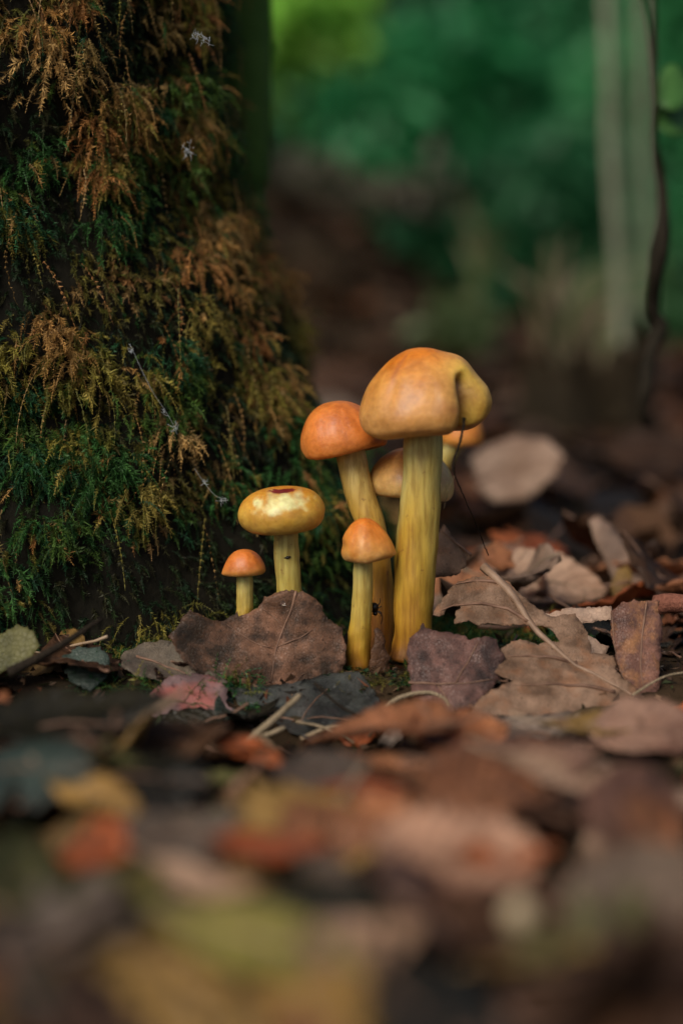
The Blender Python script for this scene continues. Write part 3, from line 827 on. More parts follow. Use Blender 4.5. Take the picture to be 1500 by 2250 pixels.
# leaves standing behind, out of focus
hero_leaf([(1035, 1010), (1070, 975), (1130, 958), (1200, 965), (1240, 1000), (1220, 1050), (1160, 1095), (1090, 1110), (1050, 1075)], P(1130, 1100, 19), up(R(35), R(-20)), LEAF['tan'], 'large pale pinkish leaf standing on the floor behind the mushrooms', relief=0.3, step=0.4, seed=14.0, ribs=[[(1040, 1060), (1130, 1030), (1235, 1000)]], rib_r=0.06)
hero_leaf([(1290, 1145), (1310, 1130), (1345, 1160), (1385, 1200), (1430, 1250), (1450, 1300), (1410, 1330), (1360, 1300), (1330, 1240), (1300, 1190)], P(1370, 1310, 8), up(R(15), R(20)), LEAF['tan'], 'pale leaf leaning upright behind the folded strap', relief=0.2, step=0.3, seed=15.0)
hero_leaf([(1340, 1300), (1350, 1255), (1375, 1240), (1390, 1270), (1385, 1320), (1350, 1335)], P(1365, 1325, 6), up(R(25), R(-10)), LEAF['ochre'], 'small bright ochre leaf behind the folded strap', relief=0.1, step=0.3, seed=16.0)
hero_leaf([(1060, 1205), (1090, 1190), (1125, 1210), (1130, 1245), (1095, 1255), (1065, 1235)], P(1095, 1245, 5), up(R(30), R(10)), LEAF['russet'], 'orange-brown leaf scrap behind the pale stalk', relief=0.1, step=0.3, seed=17.0)

# ------------------------------------------------------------------ litter leaves: a stock of blades, copied
def leaf_stock(kind, seed):
    r = random.Random(seed)
    nu, nv = 22, 10
    bend, curl, twist, asym = r.uniform(-0.5, 0.9), r.uniform(-0.35, 0.75), r.uniform(-0.6, 0.6), r.uniform(-0.12, 0.12)
    V, uv = [], []
    for i in range(nu + 1):
        u = i / nu
        if kind == 'ovate': w = 0.30 * math.sin(math.pi * u ** 0.85) ** 0.8
        elif kind == 'lance': w = 0.15 * math.sin(math.pi * u) ** 0.75
        elif kind == 'oak': w = (0.17 + 0.13 * u) * math.sin(math.pi * min(1, u * 1.02)) ** 0.5 * (1 + 0.34 * math.sin(u * 24))
        else: w = 0.33 * math.sin(math.pi * u ** 0.8) ** 0.6 * (1 + 0.10 * ((i % 3) - 1))
        w = max(w, 0.004)
        for j in range(nv + 1):
            v = -1 + 2 * j / nv
            ww = w * (1 + asym * (1 if v > 0 else -1) + 0.16 * fbm(u * 3 + seed, v * 2, seed, 2) * abs(v))
            y = v * ww
            z = curl * y * y * 2.2 + bend * (u - 0.5) ** 2 * 0.6 + twist * (u - 0.5) * y + 0.05 * fbm(u * 3, v * 1.6 + seed, seed, 3)
            z += 0.012 * math.cos((u * 9 - abs(v) * 2.2) * 2 * math.pi)
            V.append((u - 0.5, y, z)); uv.append((u, v))
    F = [(i * (nv + 1) + j, (i + 1) * (nv + 1) + j, (i + 1) * (nv + 1) + j + 1, i * (nv + 1) + j + 1) for i in range(nu) for j in range(nv)]
    V = np.array(V); V[:, 2] -= V[:, 2].min()
    rib = [V[i * (nv + 1) + nv // 2] + (0, 0, 0.004) for i in range(0, nu + 1, 2)]
    stalk = [rib[0] + (-0.22, 0.02, 0.05), rib[0] + (-0.1, 0.0, 0.01)]
    V2, F2 = thicken(V, F, 0.006)
    me = mesh_data('blade', V2, F2, None, uv=uv + uv)
    me.materials.append(None)
    rv, rf, _ = tube(stalk + rib, np.linspace(0.012, 0.004, len(rib) + 2), 6)
    mr_ = mesh_data('midrib', rv, rf, None); mr_.materials.append(None)
    return me, mr_

STOCK = [leaf_stock(k, 20 + i) for i, k in enumerate(['ovate', 'ovate', 'ovate', 'oak', 'oak', 'lance', 'lance', 'serrate', 'serrate', 'ovate', 'serrate', 'oak'])]
KIND_OF = ['ovate', 'ovate', 'ovate', 'oak', 'oak', 'lance', 'lance', 'serrate', 'serrate', 'ovate', 'serrate', 'oak']
WORD = {'russet': 'russet brown', 'grey': 'grey-brown', 'mauve': 'mauve-brown', 'ochre': 'ochre', 'dark': 'blackish wet', 'teal': 'slate-grey wet', 'orange': 'orange-red', 'yellow': 'yellow-green', 'tan': 'pale tan', 'deep': 'deep brown', 'olive': 'olive'}
SHAPE = {'ovate': 'oval', 'oak': 'lobed', 'lance': 'narrow pointed', 'serrate': 'broad toothed'}

def litter(i, colr, pos, size, rz, tilt=(0, 0), label=None, group=None, where='in the leaf litter'):
    me, mr_ = STOCK[i]
    pose = 'flat' if abs(tilt[0]) + abs(tilt[1]) < 0.2 else 'tilted' if abs(tilt[0]) + abs(tilt[1]) < 0.5 else 'upturned'
    sz = 'small' if size < 2.6 else 'mid-sized' if size < 3.8 else 'large'
    label = label or '%s %s %s fallen leaf lying %s %s' % (sz, WORD[colr], SHAPE[KIND_OF[i]], pose, where)
    group = group or '%s leaves strewn %s' % (WORD[colr], where)
    o = empty('fallen_leaf', pos, label, 'leaf', group)
    o.rotation_euler = (tilt[0], tilt[1], rz)
    o.scale = (size,) * 3
    for nm, m, mt in (('blade', me, LEAF[colr]), ('midrib', mr_, M_RIB_PALE if colr in ('tan', 'ochre', 'yellow') else M_RIB)):
        c = link(nm, m, o)
        c.material_slots[0].link = 'OBJECT'; c.material_slots[0].material = mt
    return o

lr = random.Random(5)
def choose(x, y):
    if y < -15: return lr.choice(['deep', 'olive', 'deep', 'ochre', 'dark', 'mauve', 'russet'])  # darker leaf colours at the near edge stand for shade there
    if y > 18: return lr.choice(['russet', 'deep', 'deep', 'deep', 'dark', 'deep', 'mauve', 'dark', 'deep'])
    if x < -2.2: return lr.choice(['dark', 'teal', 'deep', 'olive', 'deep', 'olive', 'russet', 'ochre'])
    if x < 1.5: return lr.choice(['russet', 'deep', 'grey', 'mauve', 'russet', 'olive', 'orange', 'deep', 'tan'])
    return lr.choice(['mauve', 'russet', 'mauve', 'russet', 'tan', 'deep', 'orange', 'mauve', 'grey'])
# bottom layers, close to the camera
n_l = 0
for k in range(165):
    y = lr.uniform(-25, 6); hw_ = 8.6 * (40 + y) / 40 + 1.5
    x = lr.uniform(-hw_, hw_)
    if y < -9 and lr.random() < 0.35: continue
    near_heroes = -8.5 < y and -5.5 < x < 3.5 or -4.5 < y and x >= 3.5
    if near_heroes and y > -1.2 and -3 < x < 2.4: continue
    if math.hypot(x - AX, y - AY) < 10.2: continue
    z = height(x, y) + (0.0 if near_heroes else lr.uniform(0, 0.35))
    size = lr.uniform(1.6, 2.8) if near_heroes else lr.uniform(1.8, 3.7)
    t = 0.14 if near_heroes else 0.25
    c = choose(x, y)
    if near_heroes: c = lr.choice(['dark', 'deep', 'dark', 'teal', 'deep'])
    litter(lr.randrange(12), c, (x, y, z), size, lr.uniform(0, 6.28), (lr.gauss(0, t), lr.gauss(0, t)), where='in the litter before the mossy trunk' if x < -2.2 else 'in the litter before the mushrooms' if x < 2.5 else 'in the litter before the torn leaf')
# behind, thinning into the shade
for k in range(95):
    y = 4 + 78 * lr.random() ** 1.4; hw_ = 9.5 * (40 + y) / 40 + 2
    x = lr.uniform(-4, hw_)
    if math.hypot(x - AX, y - AY) < 13.5 or (y < 7 and x < 2.5): continue
    litter(lr.randrange(12), choose(x, y), (x, y, height(x, y) + lr.uniform(0, 0.3)), lr.uniform(3, 6.5), lr.uniform(0, 6.28), (lr.gauss(0, 0.30), lr.gauss(0, 0.30)), where='on the floor behind the mushrooms')

for (px, py, Y, cc, size, lab) in [(715, 800, 55, 'grey', 6, 'broad grey-brown leaf on the slope behind the trunk'), (760, 770, 75, 'deep', 8, 'deep brown leaf higher on the slope behind the trunk'), (690, 860, 38, 'deep', 6, 'deep brown leaf close behind the trunk root'),
        (1200, 1290, 6, 'tan', 3.4, 'pale leaf lying under the leaning upright leaf'), (1440, 1010, 34, 'deep', 5, 'deep brown leaf on the floor before the stump')]:
    p = P(px, py, Y)
    litter(lr.choice([1, 2, 9]), cc, (p[0], Y, max(height(p[0], Y) + 0.2, min(p[2], height(p[0], Y) + 1.5))), size, lr.uniform(-0.5, 0.5), (R(38), R(6)), lab, 'leaves on the slope behind')
# picked-out leaves of the out-of-focus foreground: pixel of the floor spot, lift, size, colour, stock, turn, tilt
FORE = [
    (570, 2060, 0.5, 3.3, 'yellow', 5, R(-24), (R(36), R(6)), 'broad yellow-green leaf lying in the near litter'),
    (255, 1975, 0.5, 1.8, 'yellow', 9, R(60), (R(20), R(-10)), 'small yellow-green leaf end beside the broad yellow-green leaf'),
    (590, 1850, 0.7, 1.8, 'orange', 6, R(-4), (R(35), 0), 'bright orange-red curled leaf above the pale twig'),
    (790, 1730, 0.7, 1.7, 'orange', 5, R(-8), (R(30), 0), 'vivid orange narrow leaf in the middle of the litter'),
    (1110, 1870, 0.6, 1.6, 'orange', 6, R(10), (R(30), 0), 'small orange narrow leaf over a dark gap'),
    (210, 1870, 0.5, 2.0, 'orange', 1, R(-50), (R(30), R(-15)), 'orange-brown leaf among dark wet leaves'),
    (540, 1640, 0.5, 1.9, 'orange', 5, R(-35), (R(20), R(10)), 'thin orange-red leaf lying by the thin forked sticks'),
    (900, 1985, 0.6, 2.6, 'mauve', 0, R(80), (R(38), R(10)), 'mauve leaf tilted up beside the broad yellow-green leaf'),
    (780, 2080, 0.5, 1.8, 'tan', 2, R(30), (R(30), 0), 'pale tan leaf end poking from under the yellow-green leaf'),
    (1000, 1880, 0.6, 2.6, 'mauve', 7, R(10), (R(30), R(6)), 'broad mauve leaf above the dark gap'),
    (1150, 1700, 0.7, 2.8, 'mauve', 2, R(-8), (R(30), R(-8)), 'large mauve oval leaf before the torn leaf'),
    (1060, 1740, 0.7, 2.6, 'russet', 1, R(35), (R(30), R(6)), 'russet leaf under the large mauve oval leaf'),
    (1270, 1695, 0.9, 2.6, 'tan', 6, R(-12), (R(28), R(4)), 'long pale tan leaf over the large mauve oval leaf'),
    (1390, 1770, 0.7, 2.6, 'mauve', 8, R(60), (R(34), R(-10)), 'broad toothed mauve leaf at the litter edge'),
    (1430, 1830, 0.9, 2.1, 'russet', 0, R(75), (R(36), R(0)), 'pinkish russet leaf resting on the broad toothed mauve leaf'),
    (1180, 1790, 0.9, 2.2, 'mauve', 9, R(100), (R(34), R(12)), 'upturned mauve leaf between russet leaves'),
    (1400, 1980, 0.5, 2.6, 'grey', 7, R(40), (R(26), R(-8)), 'large grey-brown toothed leaf near a pale seed'),
    (1290, 2080, 0.3, 2.2, 'olive', 3, R(20), (R(24), R(-8)), 'olive leaf near the large grey toothed leaf'),
    (1440, 2120, 0.4, 2.4, 'deep', 4, R(10), (R(24), R(-8)), 'deep brown lobed leaf near the olive leaf'),
    (380, 1850, 0.5, 2.3, 'grey', 2, R(10), (R(26), R(-8)), 'grey-brown oval leaf between orange leaves'),
    (60, 1700, 0.6, 3.0, 'teal', 8, R(-30), (R(30), R(-10)), 'wide slate-grey leaf in the shade before the trunk'),
    (210, 1740, 0.8, 2.6, 'ochre', 5, R(-48), (R(20), R(0)), 'thin ochre leaf edge crossing the wide slate-grey leaf'),
    (100, 2060, 0.4, 2.4, 'grey', 3, R(30), (R(20), R(-8)), 'grey lobed leaf beside the small yellow-green leaf'),
    (30, 1930, 0.5, 2.2, 'olive', 7, R(80), (R(24), R(-8)), 'olive toothed leaf before the wide slate-grey leaf'),
    (450, 1930, 0.5, 2.0, 'tan', 6, R(-36), (R(20), R(0)), 'pale tan narrow leaf beside the pale twig'),
    (720, 1900, 0.8, 1.6, 'grey', 5, R(-55), (R(16), R(0)), 'whitish-grey leaf sliver across the orange leaf'),
    (1330, 1590, 0.5, 2.6, 'ochre', 5, R(-4), (R(20), R(0)), 'ochre narrow curled leaf under the torn leaf'),
    (1430, 1610, 0.4, 2.6, 'mauve', 1, R(-20), (R(30), R(0)), 'greyish mauve leaf under the folded strap'),
    (1000, 1620, 0.4, 2.4, 'russet', 0, R(35), (R(30), R(5)), 'reddish leaf sloping below the purple-brown leaf'),
    (880, 1800, 0.5, 1.8, 'russet', 3, R(-60), (R(26), R(0)), 'russet lobed leaf near the vivid orange leaf'),
    (740, 1820, 0.5, 1.9, 'russet', 10, R(20), (R(26), R(0)), 'russet toothed leaf beneath the vivid orange leaf'),
    (700, 1690, 0.5, 1.8, 'grey', 9, R(30), (R(26), R(0)), 'pale grey rounded leaf before the slate-green leaf'),
    (380, 1640, 0.4, 2.6, 'deep', 2, R(-15), (R(22), R(-6)), 'deep brown leaf before the pinkish blotched leaf'),
    (160, 1600, 0.9, 4.0, 'dark', 0, R(2), (R(6), R(-4)), 'large black wet leaf jutting over the shaded litter'),
    (300, 1720, 0.4, 3.0, 'dark', 8, R(-25), (R(20), R(-6)), 'blackish toothed leaf beside the thin ochre edge'),
    (1120, 2060, 0.05, 3.2, 'deep', 7, R(15), (R(4), R(0)), 'deep brown leaf under the pale round seed'),
    (1130, 1960, 0.05, 2.8, 'dark', 9, R(70), (R(4), R(0)), 'blackish leaf in the gap by the pale round seed'),
]
for (px, py, dz, size, colr, st, rz, tilt, lab) in FORE:
    p = G(px, py)
    n_ = np.array([0, 0, 1.0])
    p = ground_hit(px, py, dz * 0.8 + (0.45 if py > 1670 else 0.1))
    litter(st, colr, (p[0], p[1], p[2] - 0.1), size, rz, tilt, lab, 'out-of-focus leaves of the near litter')

# ------------------------------------------------------------------ twigs, tendril, fibre, spider, seed, cobwebs
def twig(pts, r0, r1, mat, label, n=16, name='twig', cat='twig', group='twigs lying in the litter', knots=0.15):
    c = spline(pts, n)
    v, f, _ = tube(c, np.linspace(r0, r1, n), 8, wob=knots, seed=r0 * 91 + len(pts))
    low = c[np.argmin(c[:, 2])]
    o = empty(name, low, label, cat, group)
    part('shaft', v, f, mat, o)
    return o

twig([P(540, 1632, -4.3), P(600, 1582, -4.0), P(660, 1527, -3.5)], 0.09, 0.07, M_TWIG_PALE, 'thin pale stick with a blunt end propped in the litter')
twig([P(556, 1625, -4.2), P(595, 1612, -4.2), P(625, 1598, -4.1)], 0.07, 0.05, M_TWIG_PALE, 'shorter pale stick beside the propped stick')
twig([P(430, 1820, -12), P(560, 1905, -13), P(690, 2000, -14)], 0.22, 0.20, M_TWIG_PALE, 'thick pale twig lying beside the yellow-green leaf')
twig([P(560, 1610, -4), P(660, 1680, -5.5), P(760, 1660, -5.5)], 0.10, 0.06, M_TWIG, 'bent brown twig arching over the litter')
twig([P(-60, 1640, -6), P(120, 1610, -5.5), P(330, 1590, -4.6)], 0.35, 0.16, M_TWIG_DARK, 'thick black rotten stick before the trunk')
twig([P(20, 1480, -4.2), P(130, 1420, -3.8), P(225, 1360, -3.2)], 0.13, 0.05, M_TWIG_DARK, 'dark blurred stick slanting up against the moss')
twig([P(1440, 1330, 0.6), P(1475, 1325, 0.4), P(1530, 1330, 0.2), P(1600, 1350, 0)], 0.26, 0.24, mat_bark('red_root_bark', (0.09, 0.03, 0.02), (0.36, 0.15, 0.10), 300, 0.6), 'knobbly red root stub behind the folded strap', name='root', cat='root')
twig([P(1445, 1470, -0.3), P(1475, 1510, -0.6), P(1520, 1570, -1.0)], 0.16, 0.12, M_TWIG_PALE, 'pale twig running beside the folded strap')
twig([P(1030, 1650, -5.6), P(940, 1700, -6.0), P(905, 1740, -6.4)], 0.11, 0.06, M_TWIG_PALE, 'pale blurred straw beside the mauve leaves')
twig([P(860, 1555, -2.9), P(845, 1580, -3.2), P(810, 1620, -3.6)], 0.05, 0.04, M_TWIG, 'short brown stick in the litter gap')
twig([P(880, 1570, -3.1), P(910, 1590, -3.2), P(945, 1605, -3.3)], 0.10, 0.06, M_TWIG_PALE, 'stubby pale bark splinter in the litter gap')
twig([P(870, 1470, -1.2), P(850, 1490, -1.5), P(815, 1500, -1.7)], 0.05, 0.03, M_TWIG_DARK, 'dark stick end at the foot of the mushrooms')
twig([P(830, 1565, -2.9), P(880, 1532, -2.7), P(940, 1522, -2.6), P(980, 1540, -2.6), P(985, 1580, -2.8), P(960, 1600, -3.0)], 0.05, 0.045, M_TWIG_PALE, 'curled dry tendril looping over the purple-brown leaf', name='tendril', cat='tendril', n=30)
twig([P(690, 1500, -3.2), P(760, 1560, -3.4), P(850, 1590, -3.5)], 0.04, 0.03, M_TWIG_DARK, 'thin dark stem across the slate-green leaf')
twig([P(668, 1760, -7.5), P(690, 1700, -7.2), P(700, 1660, -6.8)], 0.10, 0.07, M_TWIG_PALE, 'pale upright stub in the middle of the litter')

tr_ = random.Random(21)
for k, what in enumerate(['straw-coloured', 'dark brown', 'grey', 'reddish', 'straw-coloured', 'dark brown', 'pale', 'grey', 'reddish', 'brown']):
    x, y, a, L_ = tr_.uniform(-2.5, 7), tr_.uniform(-6.2, -2.2), tr_.uniform(-1.2, 1.2), tr_.uniform(0.9, 2.2)
    q0 = np.array([x, y, height(x, y) + 0.12]); q1 = q0 + (math.cos(a) * L_, math.sin(a) * L_ * .6, 0)
    q1[2] = height(q1[0], q1[1]) + tr_.uniform(0.1, 0.5)
    twig([q0, (q0 + q1) / 2 + (0, 0, tr_.uniform(-0.02, 0.2)), q1], tr_.uniform(0.03, 0.07), 0.02, {'straw-coloured': M_TWIG_PALE, 'pale': M_TWIG_PALE, 'dark brown': M_TWIG_DARK}.get(what, M_TWIG),
         '%s %s twig lying in the hollow before the mushrooms' % ('short' if L_ < 1.5 else 'long', what), group='twigs in the hollow before the mushrooms')

fib = empty('plant_fibre', P(1070, 1215, 0.8), 'thin dark thread hanging from the folded notch of the tallest cap', 'thread')
c = spline([P(1019, 918, -1.7), P(1016, 945, -1.8), P(1006, 985, -1.9), P(996, 1025, -1.8), P(1000, 1050, -1.6), P(1022, 1100, -1.0), P(1045, 1150, -0.3), P(1062, 1195, 0.4), P(1072, 1220, 0.8)], 60)
rr = np.interp(np.linspace(0, 1, 60), [0, 0.04, 0.25, 0.42, 0.46, 0.6, 1], [0.05, 0.03, 0.028, 0.028, 0.02, 0.015, 0.013])
c = c + rng.normal(0, 0.006, c.shape)
v, f, _ = tube(c, rr, 6, wob=0.3); part('strand', v, f, M_TWIG_DARK, fib)
v, f, _ = tube(spline([P(998, 1046, -1.7), P(984, 1080, -1.6), P(974, 1120, -1.3)], 14), 0.008, 5); part('side_strand', v, f, M_TWIG, fib)

# spider on the bent stem
sc_ = P(822, 1335, -0.45)
parts_ = []
def blob(c, r, sx=1, sz=1, n=8):
    line = [np.array(c) + (0, 0, r * sz * math.cos(math.pi * k / n)) for k in range(n + 1)]
    return tube(line, [max(0.002, r * math.sin(math.pi * k / n)) for k in range(n + 1)], 10)[:2]
parts_.append(blob(sc_, 0.105, sz=1.2)); parts_.append(blob(sc_ + (0.02, -0.02, -0.14), 0.06))
for s in (-1, 1):
    for k, (a, b) in enumerate([(0.55, 0.30), (0.25, 0.10), (-0.15, -0.22), (-0.35, -0.42)]):
        j = sc_ + (0.01, 0.0, -0.06)
        knee = j + np.array([s * (0.12 + 0.02 * k), -0.06, a * 0.35]); foot = j + np.array([s * (0.15 + 0.02 * (k % 2)) * 0.9, 0.10, b * 0.9])
        parts_.append(tube(spline([j, knee, foot], 8), [0.016, 0.015, 0.014, 0.013, 0.012, 0.011, 0.009, 0.007], 5)[:2])
sv, sf = merge(*parts_)
spid = empty('spider', sc_ + (0, 0, -0.2), 'tiny black spider clinging to the bent mushroom stem', 'spider')
part('body', sv, sf, M_BLACK, spid)

seed_p = on_plane(1140, 2010, (0, 0, 1.0), np.array([0, 0, 1.0]))
sd = empty('acorn', (seed_p[0], seed_p[1], 0.6), 'small round pale seed on a dark leaf in the near litter', 'seed')
v, f = blob(seed_p, 0.22, sz=1.05, n=12); part('nut', v, f, mat_plain('pale_seed', (0.34, 0.26, 0.15), (0.5, 0.4, 0.26)), sd)
v, f, _ = tube([seed_p + (0, 0.05, 0.2), seed_p + (0.02, 0.09, 0.30)], [0.06, 0.02], 8); part('tip', v, f, M_TWIG, sd)
v, f, _ = tube([seed_p + (0, 0, -0.4), seed_p + (0, 0, -0.18)], [0.2, 0.14], 8); part('cup', v, f, M_TWIG, sd)

dp = P(622, 1324, -1.62)
wd = empty('water_drop', dp + (0, 0, -0.05), 'clear water drop sitting on the large brown leaf', 'water drop')
gm_ = NT('water'); gm_.set(Roughness=0.0, IOR=1.33, Transmission_Weight=1.0); gm_.b.inputs['Base Color'].default_value = (1, 1, 1, 1)
v, f = blob(dp, 0.07, n=10); part('drop', v, f, gm_.m, wd)

def web(pixels, label, r=0.003, beads=()):
    pts = []
    for (x, y, yy) in pixels: pts.append(P(x, y, yy))
    c = spline(pts, 24)
    v, f, _ = tube(c, r, 5)
    o = empty('cobweb', c[np.argmin(c[:, 2])], label, 'cobweb', 'cobweb threads on the moss')
    part('thread', v, f, M_WEB, o)
    for (x, y, yy, rad) in beads:
        b = P(x, y, yy)
        wr = random.Random(int(x))
        bits = []
        for q_ in range(16):
            a_ = b + np.array([wr.gauss(0, rad * .5), wr.gauss(0, rad * .3), wr.gauss(0, rad * .5)])
            e_ = a_ + np.array([wr.gauss(0, rad * .8), wr.gauss(0, rad * .3), wr.gauss(-rad * .3, rad * .8)])
            bits.append(tube(spline([a_, (a_ + e_) / 2 + (0, 0, -rad * .2), e_], 5), 0.0028, 4)[:2])
        v, f = merge(*bits)
        part('fluff', v, f, M_WEB, o)
web([(285, 755, -1.0), (330, 850, -1.0), (365, 905, -0.9), (388, 945, -0.8)], 'white cobweb thread running down the brown moss', beads=[(288, 770, -1.0, 0.05), (387, 940, -0.8, 0.09), (362, 905, -0.9, 0.05)])
web([(428, 1030, -0.8), (450, 1062, -0.8), (475, 1090, -0.8), (500, 1097, -0.7)], 'white cobweb thread with a fluffy end beside the flat-topped mushroom', beads=[(448, 1058, -0.8, 0.05), (488, 1097, -0.8, 0.09)])
web([(400, 318, -0.3), (413, 332, -0.3), (420, 345, -0.3)], 'bright white cobweb knot high on the trunk', beads=[(412, 330, -0.3, 0.13)])
web([(425, 70, 1.0), (445, 78, 1.0), (460, 90, 1.0)], 'pale cobweb patch near the trunk edge', beads=[(432, 76, 1.0, 0.10), (450, 82, 1.0, 0.12)])

# crumbs of soil and rotten leaf between the leaves
cv, cc_ = [], []
for k in range(9000):
    y = rnd.uniform(-24, 10); hw_ = 8.6 * (40 + y) / 40 + 1
    x = rnd.uniform(-hw_, hw_); z = height(x, y) + rnd.uniform(0, 0.10)
    s = rnd.uniform(0.03, 0.14)
    if k > 9000: x, y = rnd.gauss(1.0, 0.9), rnd.gauss(-1.1, 0.6); z = height(x, y) + rnd.uniform(0, 0.32) * math.exp(-((x - 1) / 1.2) ** 2); s *= 1.1
    if k > 10500: x, y = rnd.uniform(-6, 8), rnd.uniform(-7.5, -1.5); z = height(x, y) + rnd.uniform(0, 0.15); s = rnd.uniform(0.05, 0.20)
    if k > 14500: x, y = rnd.uniform(-0.4, 2.7), rnd.uniform(-2.2, -0.7); z = height(x, y) + rnd.uniform(0, 0.22); s = rnd.uniform(0.05, 0.13)
    c0 = np.array((x, y, z)); a = rng.normal(0, s, (3, 3))
    cv.append(c0 + a)
    g = rnd.uniform(0.5, 1.5); base = rnd.choice([(0.05, 0.03, 0.02), (0.03, 0.02, 0.012), (0.12, 0.07, 0.04), (0.20, 0.12, 0.07), (0.16, 0.06, 0.03), (0.02, 0.015, 0.01), (0.03, 0.04, 0.012)])
    cc_ += [np.array(base) * g] * 3
crumbs = tri_mesh('leaf_crumbs', np.concatenate(cv), np.array(cc_), M_MOSS)
props(crumbs, 'dark crumbs of soil and rotten leaf between the leaves', 'debris', kind='stuff')

# the litter goes on all round: countless small blades, one carpet
q = np.random.default_rng(77)
LV, LC = [], []
n_done = 0
while n_done < 5200:
    x, y = q.normal(0, 55), q.uniform(-45, 190)
    if abs(x) < 9.5 * (40 + y) / 40 + 1 and y < 14 and y > -26: continue
    if math.hypot(x - AX, y - AY) < 12.5 or math.hypot(x, y + 40) < 9: continue
    n_done += 1
    L_ = q.uniform(2.0, 4.8); a = q.uniform(0, 6.28); w_ = L_ * q.uniform(0.2, 0.32)
    d = np.array([math.cos(a), math.sin(a), q.normal(0, 0.25)]); sd_ = np.array([-math.sin(a), math.cos(a), q.normal(0, 0.3)])
    b = np.array([x, y, height(x, y) + q.uniform(0.1, 0.9)]); up_ = np.array([0, 0, 1.0]) * L_ * q.uniform(-0.05, 0.14)
    r0, r1, r2 = b - d * L_ / 2, b, b + d * L_ / 2
    e1, e2, e3, e4 = b - d * L_ * .22 + sd_ * w_ + up_, b + d * L_ * .22 + sd_ * w_ * .85 + up_, b - d * L_ * .22 - sd_ * w_ + up_, b + d * L_ * .22 - sd_ * w_ * .85 + up_
    LV.append([r0, r1, e1, e1, r1, e2, e2, r1, r2, r0, e3, r1, e3, e4, r1, e4, r2, r1])
    c = np.array([(0.10, 0.05, 0.025), (0.05, 0.025, 0.013), (0.16, 0.09, 0.055), (0.03, 0.02, 0.012), (0.22, 0.14, 0.09), (0.13, 0.05, 0.02)][q.integers(0, 6)]) * q.uniform(0.6, 1.2)
    if y > 40: c = c * 0.8
    LC += [c] * 18
props(tri_mesh('leaf_litter', np.array(LV).reshape(-1, 3), np.array(LC), M_MOSS), 'carpet of brown leaf litter spreading over the forest floor', 'leaf litter', kind='stuff')

# moss on the floor at the trunk foot and behind the stems
roots, dirs, Ls, ws, cols, tips = [], [], [], [], [], []
for k in range(2600):
    if mr.random() < 0.55: x, y = mr.uniform(-9, -2), mr.uniform(-2.6, 0.8)
    elif mr.random() < 0.6: x, y = mr.uniform(-3, 5), mr.uniform(1.8, 6)
    else: x, y = mr.uniform(2.0, 6.5), mr.uniform(0.5, 4.5)
    if y < -0.5 and fbm(x * 0.5, y * 0.5, 2.2, 2) < 0.05: continue
    c = np.array(mr.choice(GREEN + GREEN + OLIVE)) * mr.uniform(0.6, 1.3)
    roots.append((x, y, height(x, y) - 0.03)); dirs.append((mr.gauss(0, 0.6), mr.gauss(0, 0.6), mr.uniform(0.3, 1)))
    Ls.append(mr.uniform(0.4, 1.0)); ws.append(mr.uniform(0.06, 0.11)); cols.append(c); tips.append(c * 1.5)
for k in range(420):
    x, y = mr.uniform(-0.5, 2.9), mr.uniform(-2.1, -0.5)
    c = np.array(mr.choice(GREEN + OLIVE + [(0.05, 0.03, 0.015), (0.10, 0.06, 0.03)])) * mr.uniform(0.4, 0.9)
    roots.append((x, y, height(x, y) - 0.03)); dirs.append((mr.gauss(0, 0.8), mr.gauss(0, 0.8), mr.uniform(0.2, 0.8)))
    Ls.append(mr.uniform(0.2, 0.5)); ws.append(mr.uniform(0.04, 0.08)); cols.append(c); tips.append(c * 1.4)
V, Cc = fronds(np.array(roots), np.array(dirs), np.array(Ls), np.array(ws), np.array(cols), np.array(tips), K=8, droop=0.12)
props(tri_mesh('moss', V, Cc, M_MOSS), 'low green moss spreading over the floor at the tree foot', 'moss', kind='stuff')

# ------------------------------------------------------------------ background: saplings, vine, stump, grass, shrubs
def mat_foliage(name, c0, c1):
    return mat_plain(name, c0, c1, 30, 0.5, 0.35)

def tree_stem(label, px0, px1, pytop, Y, r0, r1, mat, name='sapling', cat='sapling', wob=0.12, extra=60, group='slim saplings behind the clearing'):
    a = P(px0, 900, Y); a[2] = height(a[0], Y) - 0.5
    b = P(px1, pytop, Y)
    d = nz(b - a)
    pts = [a, a + (b - a) * 0.3 + (r0 * .3, 0, 0), a + (b - a) * 0.65 - (r0 * .3, 0, 0), b, b + d * extra]
    o = empty(name, a, label, cat, group)
    v, f, _ = tube(spline(pts, 30), np.linspace(r0, r1, 30), 14, wob=wob, seed=px0)
    part('trunk', v, f, mat, o)
    return o, b + d * extra

M_PALE = mat_bark('pale_green_bark', (0.2, 0.22, 0.14), (0.46, 0.48, 0.34), 20, 0.3)
M_GREENBARK = mat_bark('green_bark', (0.035, 0.08, 0.015), (0.10, 0.19, 0.04), 20, 0.3)
M_GREYG = mat_bark('grey_green_bark', (0.13, 0.17, 0.10), (0.36, 0.42, 0.28), 20, 0.3)
M_LEAFG = mat_foliage('shrub_leaf_green', (0.02, 0.07, 0.02), (0.06, 0.18, 0.05))

